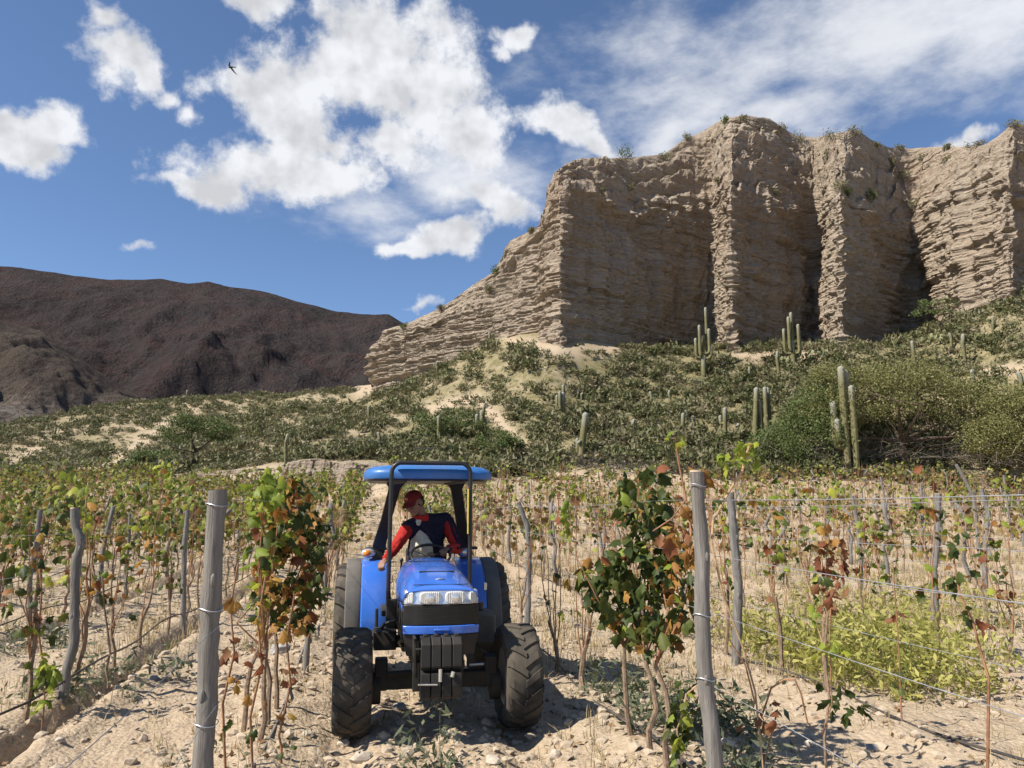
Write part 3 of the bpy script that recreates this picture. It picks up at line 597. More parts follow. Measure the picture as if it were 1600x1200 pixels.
b = gh(236, 742, 57.0); tree('leafy_bush', 'rounded green bush left of the small leaning tree', 'bush', b, 0.5, 0.07, [((0,0,1.0),(1.5,1.3,0.95)),((-0.9,0.2,0.7),(1.0,1,0.7))], 1500, 0.12, GREEN, 8, None, 0, 9)
b = gh(12, 764, 46); tree('leafy_bush', 'bright green bush at the left edge above the vines', 'bush', b, 0.4, 0.07, [((-0.5,0,0.8),(1.6,1.3,0.8)),((0.5,0,0.6),(1.1,1,0.6))], 1800, 0.11, GREEN, 8, None, 0, 10)
b = gh(698, 690); tree('leafy_bush', 'wide grey green bush below the bare pale spur', 'bush', b, 0.6, 0.08, [((-1.4,0,1.3),(1.6,1.4,1.15)),((0.7,0.2,1.6),(1.6,1.3,1.25)),((2.2,0,1.0),(1.2,1.1,0.8))], 1900, 0.12, GREEN, 8, None, 0, 11)
b = gh(778, 712); tree('leafy_bush', 'round green bush just above the tractor canopy', 'bush', b, 0.5, 0.07, [((0,0,1.0),(1.5,1.2,1.0)),((1.0,0.1,0.8),(1.0,1,0.7))], 1900, 0.11, GREEN, 8, None, 0, 12)
b = gh(1470, 522, 60); tree('sparse_tree', 'thin airy tree against the lit cliff on the right', 'tree', b, 1.2, 0.10, [((-1.3,0,2.3),(1.3,1.2,0.9)),((0.9,0,2.5),(1.4,1.2,0.9)),((0,0.3,3.0),(1.3,1.1,0.6))], 480, 0.11, GREEN, 16, None, 0, 13)
b = gh(1196, 575, 60); tree('sparse_tree', 'thin airy tree left of the candelabra cactus below the shaded face', 'tree', b, 1.1, 0.09, [((-0.8,0,2.0),(1.3,1.2,0.8)),((1.0,0,2.1),(1.2,1.1,0.8))], 420, 0.11, SCRUB, 16, None, 0, 14)
# shrubs on the cliff top and its ledges
SH = [(978,244,28,26,'G','rounded green shrub standing alone on the cliff rim left of the high crag'),(1040,247,26,14,'D','flat dark shrub at the foot of the high crag'),(1076,214,14,12,'P','small pale shrub on the left shoulder of the high crag'),(1132,192,15,12,'G','small shrub left of the summit of the high crag'),(1162,186,20,10,'P','low pale shrub on the very summit of the high crag'),
      (1226,206,20,15,'P','pale shrub right of the high crag summit'),(1249,222,26,22,'P','bushy pale shrub in the notch right of the high crag'),(1300,216,40,14,'D','wide dark shrub on the skyline between the two crags'),(1341,210,24,14,'P','pale tussock on top of the small second crag'),(1371,226,14,9,'P','small tussock on the right slope of the second crag'),(1410,231,14,9,'P','small tussock at the middle of the right skyline'),(1478,232,15,10,'D','dark low shrub on the right skyline'),
      (1520,226,32,10,'D','long dark shrub near the right end of the skyline'),(1589,198,24,14,'P','pale shrub on the crag at the right edge'),(774,428,18,16,'G','green shrub on the left shoulder of the prow'),(764,452,16,12,'P','pale shrub just below the left shoulder of the prow'),(830,362,14,10,'P','dry shrub on the step left of the prow top'),(688,484,14,8,'P','tiny shrub on the low left rim'),(630,510,12,8,'G','tiny shrub at the left end of the rim'),
      (1292,246,22,14,'P','pale shrub on the slope below the dark skyline shrub'),(1395,256,22,14,'P','pale shrub high on the slope above the right bay'),(1330,306,18,16,'G','green shrub on the ledge above the second buttress'),(1362,312,18,20,'G','upright green shrub on the ledge right of the second buttress'),(1425,325,24,16,'P','dry shrub at the rim above the right bay'),(1310,296,22,14,'P','pale shrub over the second buttress top'),(1412,278,22,16,'D','dark shrub in the gully above the right bay'),
      (1476,252,22,12,'P','pale shrub on the upper right slope'),(1440,248,22,12,'P','pale shrub left of the upper right slope ledge'),(945,302,18,12,'P','dry shrub on the ledge above the main shaded face'),(985,296,16,10,'P','small dry shrub right of the ledge shrub'),(1215,302,20,10,'P','pale shrub above the first buttress'),(1120,288,16,10,'P','small shrub under the high crag')]
SM = {'G': GREEN, 'D': SCRUB, 'P': PALEB}
for k, (x, y, w, h, mt, lb) in enumerate(SH):
    p = cliff_hit(x, y); sc_ = p.y/FPX; r = np.random.default_rng(100+k)
    V, F = tris(dome_points(320, w*sc_*0.55, h*sc_*0.95, r, 12, 0.3), 0.17, r)
    o = empty('cliff_shrub', p-Vector((0, 0, 0.15))); tag(o, lb, 'shrub', 'shrubs growing on the cliff')
    f = link('foliage', mesh_np('foliage', V, F, SM[mt], False), o); f['kind'] = 'stuff'
    s = MB()
    for _ in range(7):
        e = Vector((r.normal()*w*sc_*0.28, r.normal()*w*sc_*0.28, h*sc_*r.uniform(0.4, 0.8))); s.tube([(0, 0, -0.2), e*0.5+Vector((0, 0, 0.05)), e], [0.035, 0.025, 0.01], 4, False)
    st_ = s.build('stems', TWIG, o); st_['kind'] = 'stuff'
# dead brush heaped along the vineyard's upper edge
mb = MB(); r = np.random.default_rng(21)
for x in list(np.arange(448, 1100, 3.2))+list(np.arange(1150, 1320, 5.0)):
    y = 733+7*math.sin(x*0.02)+r.uniform(-4, 4) if x > 640 else 716+r.uniform(-3, 3)
    if x < 600 and r.uniform() < 0.55: continue
    p = gh(x, y, 56); hgt = 1.0 if x > 640 else 0.6
    twig_mass(mb, r, 5, (p.x, p.y, p.z+0.1), (0.35, 0.5, 0.22*hgt), 1.5*hgt, 0.022, 0.45)
bp = gh(650, 716, 57)
for k in range(9): mb.tube([bp+Vector((r.normal()*1.6, 0, 0.2)), bp+Vector((r.normal()*1.5, 0, 0.9)), bp+Vector((r.normal()*2.4, 0, 0.5))], [0.05, 0.04, 0.015], 5)
o = mb.build('dead_brush', GREYTWIG); tag(o, 'grey dead brush heaped along the upper edge of the vineyard', 'brush', kind='stuff')

# ---------------------------------------------------------------- cacti
m = NT('cactus_skin'); p = m.pos((1, 1, 1), True); tcz = m.n('ShaderNodeSeparateXYZ'); m.l(p, tcz.inputs[0])
nn = m.noise(5, 5, 0.6, m.pos()); c = m.ramp(nn, [(0.3, (0.09, 0.088, 0.034)), (0.55, (0.145, 0.135, 0.056)), (0.75, (0.20, 0.18, 0.09))])
sp_ = m.noise(28, 2, 0.5, m.pos()); c = m.mix(m.math('MULTIPLY', m.rng(sp_, 0.5, 0.65), 0.5), c, (0.34, 0.31, 0.23))
at_ = m.n('ShaderNodeAttribute', attribute_name='tip'); c = m.mix(m.math('MULTIPLY', at_.outputs['Fac'], 0.6), c, (0.33, 0.33, 0.29))
at2 = m.n('ShaderNodeAttribute', attribute_name='foot'); c = m.mix(m.math('MULTIPLY', at2.outputs['Fac'], 0.75), c, (0.25, 0.19, 0.12))
CACTUS = m.bsdf(c, 0.85, 0, m.bump(sp_, 0.5, 0.03), 0.15)
def stem_mesh(name, pts, r, foot=False):
    """ribbed column with a rounded woolly tip"""
    pts = [Vector(q) for q in pts]; P, R, T = [], [], []; n = 5
    for i in range(len(pts)-1):
        for k in range(n): P.append(pts[i].lerp(pts[i+1], k/n))
    P.append(pts[-1]); L_ = sum((P[i+1]-P[i]).length for i in range(len(P)-1)); d = (P[-1]-P[-2]).normalized(); s = 0
    for i, q in enumerate(P):
        if i: s += (q-P[i-1]).length
        f = s/L_; R.append(r*(0.86+0.2*math.sin(min(1, f*1.3)*math.pi*0.75)+0.03*math.sin(i*1.7))); T.append(max(0, 1-(L_-s)/(r*5)))
    for k in range(1, 5): a = k/4*math.pi/2; P.append(pts[-1]+d*(r*1.1*math.sin(a))); R.append(max(R[len(pts)*0+len(T)-1]*math.cos(a), 0.01)); T.append(1)
    P.append
    b = MB(); b.tube(P, R, 22, True, 0.13); me = b.mesh(name, CACTUS, True); nv = len(me.vertices)
    at1 = me.attributes.new('tip', 'FLOAT', 'POINT'); at1.data.foreach_set('value', np.repeat(np.array(T[:len(P)], np.float32), 22))
    if foot:
        at3 = me.attributes.new('foot', 'FLOAT', 'POINT'); z = np.array([v.co.z for v in me.vertices]); at3.data.foreach_set('value', np.clip(1-z/(0.34*max(z)), 0, 1).astype(np.float32))
    return me
def cactus(x, ytop, ybase, w, label, arms=(), lean=0.0, lo=46, group='columnar cacti on the hillside', xtop=None):
    """x: foot column, arms: (foot px x, foot py, tip px x, tip py, width px)"""
    b = gh(x, ybase, lo); sc_ = b.y/FPX; h = (ybase-ytop)*sc_; xt = (0 if xtop is None else (xtop-x)*sc_)
    root = empty('cactus', b); tag(root, label, 'cactus', group); r = w*sc_*0.38
    link('stem', stem_mesh('stem', [(0, 0, -0.4), (xt*0.25+lean*0.3, 0, h*0.35), (xt*0.7+lean, 0, h*0.7), (xt, 0, h-r)], r, h > 3), root)
    for k, (ax, ay, tx, ty, aw) in enumerate(arms):
        a0 = Vector(((ax-x)*sc_, 0, (ybase-ay)*sc_)); t0 = Vector(((tx-x)*sc_, (-0.25 if k % 2 else 0.2), (ybase-ty)*sc_)); rr = aw*sc_*0.38
        if abs(ax-tx) > 2.5: pts = [a0, Vector((t0.x*0.8+a0.x*0.2, t0.y, a0.z+rr*0.5)), Vector((t0.x, t0.y, a0.z+rr*2.6)), t0-Vector((0, 0, rr))]
        else: pts = [a0, Vector((a0.x, t0.y, a0.z*0.6+t0.z*0.4)), t0-Vector((0, 0, rr))]
        link('arm', stem_mesh('arm', pts, rr), root)
    return root
cactus(1326, 570, 745, 13, 'tallest near cactus, several thick stems, in front of the broad thorn tree', [(1324,700,1311,626,12),(1334,735,1338,602,11),(1330,640,1334,576,12),(1322,690,1312,655,11)], 0, 46)
cactus(1100, 553, 594, 9.5, 'tall candelabra cactus with one long central arm before the shaded cliff', [(1100,556,1108,474,5.5),(1099,556,1095,505,6),(1100,558,1090,525,6),(1102,552,1110,511,6),(1101,548,1103,520,5.5),(1100,560,1112,540,6)], 0, 60, xtop=1101)
cactus(1241, 530, 578, 9, 'candelabra cactus with clustered upright arms below the second buttress', [(1241,552,1229,510,6),(1241,548,1235,492,6),(1242,545,1242,483,6.5),(1243,552,1250,504,6),(1243,556,1253,520,6)], 0, 60, xtop=1240)
cactus(1180, 604, 708, 9.5, 'cluster of four tall stems left of the thorn trees', [(1192,698,1192,625,10.5),(1196,690,1199,604,8),(1203,690,1206,604,8)], 0, 46, xtop=1187)
cactus(908, 644, 720, 12, 'thick single cactus with short side arms above the tractor row', [(909,712,903,684,7),(906,690,904,708-18,6)], 0, 50, xtop=916)
cactus(880, 612, 662, 9, 'cactus with two parallel left arms on the middle slope', [(880,640,871,616,6),(880,640,875,611,6),(881,625,881,599,6)], 0, 55)
cactus(753, 640, 678, 8.5, 'three stemmed cactus between the two green bushes', [(750,676,745,646,7.5),(755,655,757,630,5.5),(756,675,759,654,5)], 0, 55)
CT = [(685,649,695,6.5,'single cactus standing in the wide grey green bush'),(763,517,543,5,'cactus at the cliff foot on top of the green knoll'),(777,530,545,4,'short cactus right beside the knoll top cactus'),(683,566,583,4,'small cactus at the foot of the lit left wing'),(1018,611,641,5.5,'slim cactus on the slope midway below the main shaded face'),(991,654,684,6.5,'single cactus just right above the thick one'),
      (1067,645,680,7,'left one of two short cacti above the dark leaved vine'),(1083,649,678,6.5,'right one of two short cacti above the dark leaved vine'),(1048,609,630,5,'short cactus right of the slim midslope one'),(1001,551,570,5,'small cactus close under the main shaded face'),(902,608,623,4,'tiny cactus, left of a pair right of the two armed cactus'),(909,613,625,4,'tiny cactus, right of a pair right of the two armed cactus'),(898,666,680,6,'stubby cactus up left of the thick single cactus'),
      (1073,640,657,4,'small cactus behind the pair above the dark leaved vine'),(1218,547,593,6,'straight single cactus left below the clustered candelabra'),(1171,573,597,4.5,'short cactus halfway between the two candelabra cacti'),(1163,637,654,5,'short cactus left behind the four stem cluster'),(1155,661,689,6.5,'stubby cactus left of the four stem cluster'),(1430,531,575,6.5,'slim cactus rising behind the broad thorn tree crown'),(1487,519,548,5,'short cactus under the thin airy tree on the right'),
      (1509,519,577,7.5,'tall bare column on the green slope at the right'),(1521,576,612,8,'pale tipped cactus right behind the broad thorn tree'),(1597,579,625,9,'pale tipped cactus cut by the right edge'),(1593,467,484,4.5,'small cactus high on the right slope near the edge'),(1532,482,504,4,'thin pale cactus against the lit cliff foot'),(1551,494,516,5,'short cactus right of the thin pale one'),
      (446,678,732,6,'leaning cactus on the bank left of the tractor'),(576,634,661,5,'single cactus below the left end of the cliff'),(592,675,703,6,'cactus just left above the tractor canopy'),(489,664,685,4.5,'small cactus midway along the left slope'),(431,662,677,4,'left one of two small cacti on the left slope'),(441,656,673,4,'right one of two small cacti on the left slope'),(293,607,622,3.5,'tiny cactus on the left skyline against the dark mountain'),(378,680,695,5,'short cactus right of the small leaning tree'),
      (85,667,681,3.5,'tiny cactus on the far left slope'),(163,722,741,4.5,'small cactus low on the left slope above the vines'),(40,739,750,5,'stub of a cactus above the bright green bush')]
for k, (x, a, b_, w, lb) in enumerate(CT): cactus(x, a, b_, w, lb, (), 0.12*math.sin(k*2.1), 57 if x < 640 else 55, xtop=x+1.5*math.sin(k*1.3))
cactus(1133, 636, 688, 8, 'cactus with one knobby left arm near the four stem cluster', [(1132,662,1128,648,6.5)], 0, 50, xtop=1135)
# prickly pears
PAD = plain('prickly_pear_skin', (0.20, 0.205, 0.10), 0.7, var=0.3)
for k, (x, y, n, wd, lb) in enumerate(((1290,562,46,3.4,'pale prickly pear thicket at the foot of the second buttress'),(1462,538,34,2.4,'pale prickly pear clump below the thin airy tree'),(1245,570,22,2.0,'prickly pear clump at the foot of the clustered candelabra'))):
    r = np.random.default_rng(300+k); o = empty('prickly_pear', gh(x, y, 60)); tag(o, lb, 'cactus')
    for j in range(n):
        q = Vector((r.normal()*wd*0.5, r.normal()*0.6, 0.25+abs(r.normal())*0.45)); M = Euler((r.normal()*0.5, r.normal()*0.4, r.uniform(0, 3.1))).to_matrix()
        pm = MB(); pm.sphere(q, (0.2, 0.045, 0.27), 10, 6, M); pm.build('pad', PAD, o)
# ---------------------------------------------------------------- vineyard
m = NT('weathered_wood'); pz = m.pos((14, 14, 0.9), True); g_ = m.noise(3.0, 7, 0.65, pz, 0.6); cr_ = m.noise(9.0, 4, 0.6, m.pos((10, 10, 0.5), True))
c = m.ramp(g_, [(0.3, (0.095, 0.088, 0.082)), (0.5, (0.18, 0.17, 0.158)), (0.72, (0.27, 0.258, 0.242))]); c = m.mix(m.rng(cr_, 0.62, 0.7), c, (0.07, 0.06, 0.05))
c = m.mix(m.math('MULTIPLY', m.rand(), 0.4), c, (0.23, 0.20, 0.165))
WOOD = m.bsdf(c, 0.9, 0, m.bump(m.math('ADD', g_, m.math('MULTIPLY', cr_, -0.6)), 0.8, 0.012), 0.15)
CUT = plain('cut_wood', (0.42, 0.33, 0.24), 0.9, spec=0.1)
WIRE = plain('galvanised_wire', (0.52, 0.53, 0.54), 0.45, 0.75); HOSE = plain('drip_hose', (0.028, 0.028, 0.03), 0.5, spec=0.4, dust=0.25); GHOSE = plain('old_grey_hose', (0.16, 0.16, 0.165), 0.6, dust=0.4)
VBARK = plain('vine_bark', (0.25, 0.18, 0.125), 0.95, spec=0.1, var=0.4, scale=30); CANE = plain('vine_cane', (0.29, 0.15, 0.08), 0.7, spec=0.25, var=0.4, scale=12); STRAWC = plain('pale_cane', (0.42, 0.28, 0.16), 0.75, var=0.3)
LG = leaf_mat('vine_leaf_green', [(0.0, (0.028, 0.044, 0.010)), (0.5, (0.050, 0.072, 0.015)), (0.85, (0.085, 0.105, 0.022)), (1, (0.15, 0.15, 0.03))], 0.34, 'obj', 0.55, 0.3)
LY = leaf_mat('vine_leaf_yellow_green', [(0.0, (0.13, 0.19, 0.025)), (0.5, (0.24, 0.30, 0.04)), (1, (0.42, 0.42, 0.06))], 0.45, 'obj', 0.5)
LO = leaf_mat('vine_leaf_orange', [(0.0, (0.16, 0.075, 0.02)), (0.5, (0.30, 0.14, 0.035)), (0.8, (0.40, 0.22, 0.05)), (1, (0.35, 0.27, 0.06))], 0.4, 'obj', 0.6)
LR = leaf_mat('vine_leaf_red_brown', [(0.0, (0.13, 0.05, 0.025)), (0.5, (0.23, 0.08, 0.035)), (1, (0.22, 0.12, 0.055))], 0.35, 'obj', 0.7)
LEAFMATS = [LG, LY, LO, LR]
def leaf_outline():
    A = [(-0.06,0.0),(0.10,-0.20),(0.30,-0.46),(0.42,-0.30),(0.66,-0.44),(0.72,-0.20),(1.0,0.0),(0.72,0.20),(0.66,0.44),(0.42,0.30),(0.30,0.46),(0.10,0.20)]
    return A
LEAFM = []
for s_ in range(3):
    r = np.random.default_rng(40+s_); V = [(0.0, 0, 0)]; A = leaf_outline()
    for (a, b) in A: V.append((a+r.normal()*0.03, b*(1+r.normal()*0.08), -0.42*abs(b)-0.22*a*a*(1+s_*0.7)+r.normal()*0.06))
    V[0] = (0.4, 0, 0.02); F = [(0, i+1, (i+1) % len(A)+1) for i in range(len(A))]
    LEAFM.append([mesh_np('leaf', V, np.array(F), lm, True) for lm in LEAFMATS]); LV0 = np.array(V); LF0 = np.array(F)
def leaf_obj(parent, p, size, mi, r, face=None):
    o = bpy.data.objects.new('leaf', LEAFM[int(r.integers(3))][mi]); C.objects.link(o); o.parent = parent; o.location = p
    o.rotation_euler = (r.normal()*0.55, 0.55+r.normal()*0.45, r.uniform(0, 6.283)); s = size*r.uniform(0.7, 1.3); o.scale = (s, s*r.uniform(0.8, 1.1), s*r.uniform(0.7, 1.6)); return o
def pick(r, w): return int(r.choice(4, p=np.array(w)/sum(w)))
def vine_frame(root, r, h=1.75, ncane=4, spread=0.25, trunk_h=0.8, lean=0.0, cane_mat=None):
    """knotty trunk and upright canes; returns points along the canes"""
    t = MB(); pts = []; x = y = 0.0
    for k in range(7):
        z = -0.08+(trunk_h+0.08)*k/6; pts.append((x, y, z)); x += r.normal()*0.022+lean*0.1; y += r.normal()*0.022
    t.tube(pts, [0.021*(1.15-0.06*k)*(1+0.18*r.normal()*0.5) for k in range(7)], 6); t.build('trunk', VBARK, root)
    head = Vector(pts[-1]); out = []
    for c_ in range(ncane):
        p = Vector(pts[int(r.integers(3, 7))]); d = Vector((r.normal()*spread, r.normal()*spread*0.7, 1)); q = [p]; L_ = (h-p.z)*r.uniform(0.72, 1.08)
        for k in range(7):
            p = p+Vector((d.x*0.16+r.normal()*0.02, d.y*0.16+r.normal()*0.02, L_/7)); d.x *= 0.8; d.y *= 0.8; q.append(p)
        b = MB(); b.tube(q, [0.0075*(1-0.09*k) for k in range(8)], 5, False); b.build('cane', cane_mat or (CANE if r.uniform() < 0.75 else STRAWC), root); out += q[2:]
    return out
def joined_leaves(P, size, r, wts, w_top=None, ztop=1.6):
    """leaves of a farther vine joined in one foliage part: folded lobed leaves"""
    n = len(P); V0 = LV0; k = len(V0); M = np.empty((n, 3, 3))
    for i in range(n): M[i] = np.array(Euler((r.normal()*0.6, 0.5+r.normal()*0.5, r.uniform(0, 6.283))).to_matrix())*size*r.uniform(0.7, 1.3)
    V = np.einsum('nij,kj->nki', M, V0)+P[:, None]; F = LF0[None]+(np.arange(n)*k)[:, None, None]
    fm = np.array([pick(r, w_top if (w_top is not None and p[2] > ztop) else wts) for p in P]); return V.reshape(-1, 3), F.reshape(-1, 3), np.repeat(fm, len(LF0))
FOL = [leaf_mat('foliage_green', [(0.0, (0.05, 0.07, 0.02)), (0.5, (0.09, 0.115, 0.03)), (1, (0.16, 0.17, 0.045))], 0.3), leaf_mat('foliage_yellow_green', [(0.0, (0.13, 0.17, 0.03)), (0.5, (0.22, 0.26, 0.045)), (1, (0.36, 0.36, 0.07))], 0.4),
       leaf_mat('foliage_orange', [(0.0, (0.17, 0.11, 0.04)), (0.5, (0.27, 0.18, 0.06)), (1, (0.36, 0.27, 0.10))], 0.35), leaf_mat('foliage_brown', [(0.0, (0.13, 0.075, 0.045)), (0.5, (0.21, 0.13, 0.075)), (1, (0.30, 0.21, 0.13))], 0.3)]
def rowx(u, y): return u-KROW*y
def clumpy(n, r, zc, zs, xs=0.34, ys=0.2, nc=7):
    cc = np.stack([r.normal(size=nc)*xs, r.normal(size=nc)*ys, zc+r.normal(size=nc)*zs], 1); k = r.integers(0, nc, n); return cc[k]+r.normal(size=(n, 3))*np.array([0.13, 0.10, 0.14])
# --- the two leafy vines nearest the tractor, every leaf its own piece
def hero(label, feet, blobs, Y, n, size, seed, colour):
    r = np.random.default_rng(seed); p0 = feet[0]; root = empty('grape_vine', p0); tag(root, label, 'vine')
    for f in feet:
        t = MB(); q = Vector(f)-Vector(p0); head = Vector((q.x+r.normal()*0.06, q.y+r.normal()*0.05, 0.62)); mid = q.lerp(head, 0.5)+Vector((r.normal()*0.05, r.normal()*0.04, 0))
        t.tube([q-Vector((0, 0, 0.1)), q.lerp(mid, 0.5)+Vector((r.normal()*0.02, 0, 0)), mid, mid.lerp(head, 0.5)+Vector((r.normal()*0.02, 0, 0)), head], [0.024, 0.02, 0.019, 0.017, 0.014], 7); t.build('trunk', VBARK, root)
        for k in range(5):
            bx, by, rx, ry = blobs[int(r.integers(len(blobs)))][:4]; e = at(bx+r.normal()*rx*0.5, by-ry*0.7, Y+r.normal()*0.12)-Vector(p0); mm = head.lerp(e, 0.5)+Vector((r.normal()*0.06, r.normal()*0.06, 0))
            b = MB(); b.tube([head, mm, e], [0.008, 0.0065, 0.003], 5, False); b.build('cane', CANE, root)
    wsum = np.array([b[2]*b[3] for b in blobs], float); wsum /= wsum.sum()
    for i in range(n):
        b = blobs[int(r.choice(len(blobs), p=wsum))]; a = r.uniform(0, 6.283); q = math.sqrt(r.uniform(0.02, 1)); px_, py_ = b[0]+math.cos(a)*q*b[2], b[1]+math.sin(a)*q*b[3]
        pos = at(px_, py_, Y+r.normal()*0.19)-Vector(p0); leaf_obj(root, pos, size, colour(px_, py_, r), r)
    return root
def gp(x, y): return Vector((x, y, g1(x, y)))
def colL(x, y, r):
    if y < 790 and x < 445 and r.uniform() < 0.75: return 1
    if x < 420 and r.uniform() < 0.45: return 1
    return pick(r, (0.42, 0.10, 0.36, 0.12)) if x < 490 else pick(r, (0.62, 0.04, 0.26, 0.08))
def colR(x, y, r):
    if x > 1040 and r.uniform() < 0.3: return 2
    return pick(r, (0.86, 0.03, 0.08, 0.03))
for k, (dy, bl, n, lb) in enumerate(((-0.35, [(418,790,32,48),(412,880,28,66),(432,760,32,34),(420,950,30,32)], 175, 'left part of the orange and green vine, with yellow green shoots, beside the tractor'), (0.1, [(452,800,46,60),(455,880,54,70),(450,950,40,40)], 280, 'leafy autumn vine turning orange and red, left of the tractor'), (0.5, [(488,850,22,58),(484,920,22,48),(476,800,20,40)], 135, 'dark green right flank of the autumn vine next to the tractor wheel'))):
    Yh = 6.15+dy; hero(lb, [gp(rowx(-0.72, Yh)+0.02*k, Yh)]+([gp(rowx(-0.72, Yh)-0.12, Yh-0.15)] if k == 1 else []), bl, Yh, n, 0.092, 50+k, colL)
for k, (dy, bl, n, lb) in enumerate(((-0.3, [(1040,930,46,62),(1062,870,26,50),(1020,985,42,34)], 150, 'right part of the dark green vine, leaves browning, against the pale post'), (0.0, [(1008,775,48,56),(1018,840,40,40),(985,880,50,44),(1000,945,56,46)], 290, 'dense dark green vine right of the tractor'), (0.35, [(938,905,34,44),(955,930,30,44),(985,965,34,44)], 120, 'left lobe of the dark green vine, leaning towards the tractor'))):
    Yh = 5.6+dy; hero(lb, [gp(rowx(2.0, Yh), Yh)], bl, Yh, n, 0.092, 60+k, colR)
# hanging shoot with green leaves in front of the pale post
r = np.random.default_rng(71); root = empty('vine_shoot', gp(rowx(2.0, 4.75)-0.1, 4.75)); tag(root, 'low green shoot hanging to the ground left of the pale post', 'vine'); b0 = Vector(root.location); b = MB()
sp = [at(x, y, 4.75)-b0 for x, y in ((1088,1072),(1072,1085),(1068,1110),(1058,1140),(1060,1170),(1068,1215))]; b.tube(sp, 0.005, 5, False); b.build('cane', STRAWC, root)
for i in range(46):
    q = sp[int(r.integers(5))].lerp(sp[int(r.integers(1, 6))], 0.5)+Vector((r.normal()*0.045, r.normal()*0.04, r.normal()*0.05)); leaf_obj(root, q, 0.075, 0 if r.uniform() < 0.8 else 1, r)
# long bare arching cane tied to the pale post, and the red cane above it
root = empty('grape_vine', gp(rowx(2.0, 4.6)+0.36, 4.6)); tag(root, 'bare arching vine with long orange canes tied to the pale post', 'vine'); b0 = Vector(root.location); r = np.random.default_rng(72)
for pts, rad, mt in (([(1172,692),(1160,735),(1138,770),(1114,815),(1112,850),(1130,930),(1160,1010),(1180,1080),(1192,1200)], 0.0085, STRAWC), ([(1190,1120),(1205,1075),(1225,1062),(1242,1062),(1252,1085),(1262,1130),(1285,1150),(1300,1100),(1296,1000),(1300,900)], 0.006, CANE), ([(1055,682),(1060,720),(1072,780),(1080,830),(1075,880)], 0.007, CANE), ([(1138,770),(1110,748),(1085,760)], 0.006, CANE), ([(1180,1100),(1165,1040),(1140,1000)], 0.005, CANE), ([(1072,780),(1050,810),(1020,830)], 0.004, CANE), ([(1192,1200),(1205,1150),(1215,1110)], 0.006, VBARK)):
    b = MB(); q = [at(x, y, 4.6+0.05*math.sin(i*1.3))-b0 for i, (x, y) in enumerate(pts)]; b.tube(q, [rad*(1-0.05*i) for i in range(len(q))], 6, False); b.build('cane', mt, root)
for (x, y, n, mi, s) in ((1055,684,7,1,0.05),(1172,694,12,1,0.06),(1150,712,10,1,0.06),(1128,722,8,1,0.06),(1100,745,6,2,0.08),(1075,800,8,2,0.06),(1078,860,12,2,0.06),(1072,830,6,3,0.06),(1296,930,9,3,0.06),(1290,900,6,0,0.06),(1300,1010,10,1,0.06),(1190,1120,7,3,0.06)):
    for i in range(n): leaf_obj(root, at(x+r.normal()*9, y+r.normal()*9, 4.6+r.normal()*0.05)-b0, s, mi, r)
# slim red stemmed vine in the weeds
def stem_vine(label, pts, Y, leaves, seed, rad=0.006, mt=None):
    p0 = at(*pts[-1], Y); p0.z = g1(p0.x, p0.y); root = empty('grape_vine', p0); tag(root, label, 'vine'); r = np.random.default_rng(seed)
    b = MB(); q = [at(x, y, Y+r.normal()*0.03)-p0 for x, y in pts]; q.append(Vector((q[-1].x, q[-1].y, -0.08))); b.tube(q, [rad*(0.7+0.6*i/len(q)) for i in range(len(q))], 6, False); b.build('trunk', mt or CANE, root)
    for (x, y, n, mi, s, sp_) in leaves:
        for i in range(n): leaf_obj(root, at(x+r.normal()*sp_, y+r.normal()*sp_, Y+r.normal()*0.08)-p0, s, mi, r)
    return root
stem_vine('slim dark stem with red leaves at its top standing in the weeds', [(1295,840),(1290,880),(1293,960),(1288,1020),(1296,1090),(1288,1150)], 5.4, [(1300,860,16,3,0.075,14),(1290,840,10,2,0.07,10),(1310,900,8,3,0.07,10),(1282,950,6,1,0.06,10),(1310,1090,10,0,0.08,14),(1335,1108,6,0,0.07,8)], 81, 0.008, VBARK)
stem_vine('slim bare reddish stem with a few dark leaves at the right', [(1488,862),(1500,930),(1520,970),(1530,1010),(1545,1060),(1543,1200)], 4.9, [(1492,850,8,0,0.07,8),(1500,900,7,0,0.07,9),(1535,985,6,3,0.07,9),(1510,960,5,0,0.06,8)], 82, 0.008)
stem_vine('thin stem with a single leafy tip right of the weeds', [(1395,880),(1400,950),(1405,1020),(1408,1110)], 6.3, [(1400,960,4,3,0.06,6),(1408,1060,5,0,0.07,8)], 83)
stem_vine('thin twisted vine stem left of the lone crooked post', [(62,880),(65,930),(60,990),(68,1040),(55,1090)], 7.4, [(60,875,6,2,0.08,9),(66,900,6,1,0.08,9)], 84, 0.01)
stem_vine('low seedling with bright green leaves by the black hose', [(68,1035),(66,1060),(70,1090)], 6.6, [(66,1045,14,1,0.09,9),(68,1060,8,0,0.09,9),(66,1095,8,1,0.08,7)], 85)
stem_vine('dark bare hooked vine between the furrows', [(160,900),(163,950),(168,985),(172,1020),(166,1045),(170,1065)], 7.6, [(158,935,6,0,0.08,8),(150,915,5,2,0.07,7)], 86, 0.012, VBARK)
for k, (x, yb, yt, lb) in enumerate(((395,1215,900,'bare stem with curled brown leaves right of the thick grey post'),(352,1200,880,'thin stem with scattered brown leaves beside the thick grey post'),(440,1170,930,'knotty double vine trunk under the autumn vine'))):
    stem_vine(lb, [(x+20,yt),(x+8,yt+70),(x+14,yt+140),(x-4,yt+220),(x,yb)], 4.9+0.25*k, [(x+12,yt+60,5,2,0.07,10),(x+6,yt+130,5,3,0.07,10),(x+5,yt+190,3,2,0.06,9),(x,yt+250,3,0,0.06,10)], 90+k, 0.008)

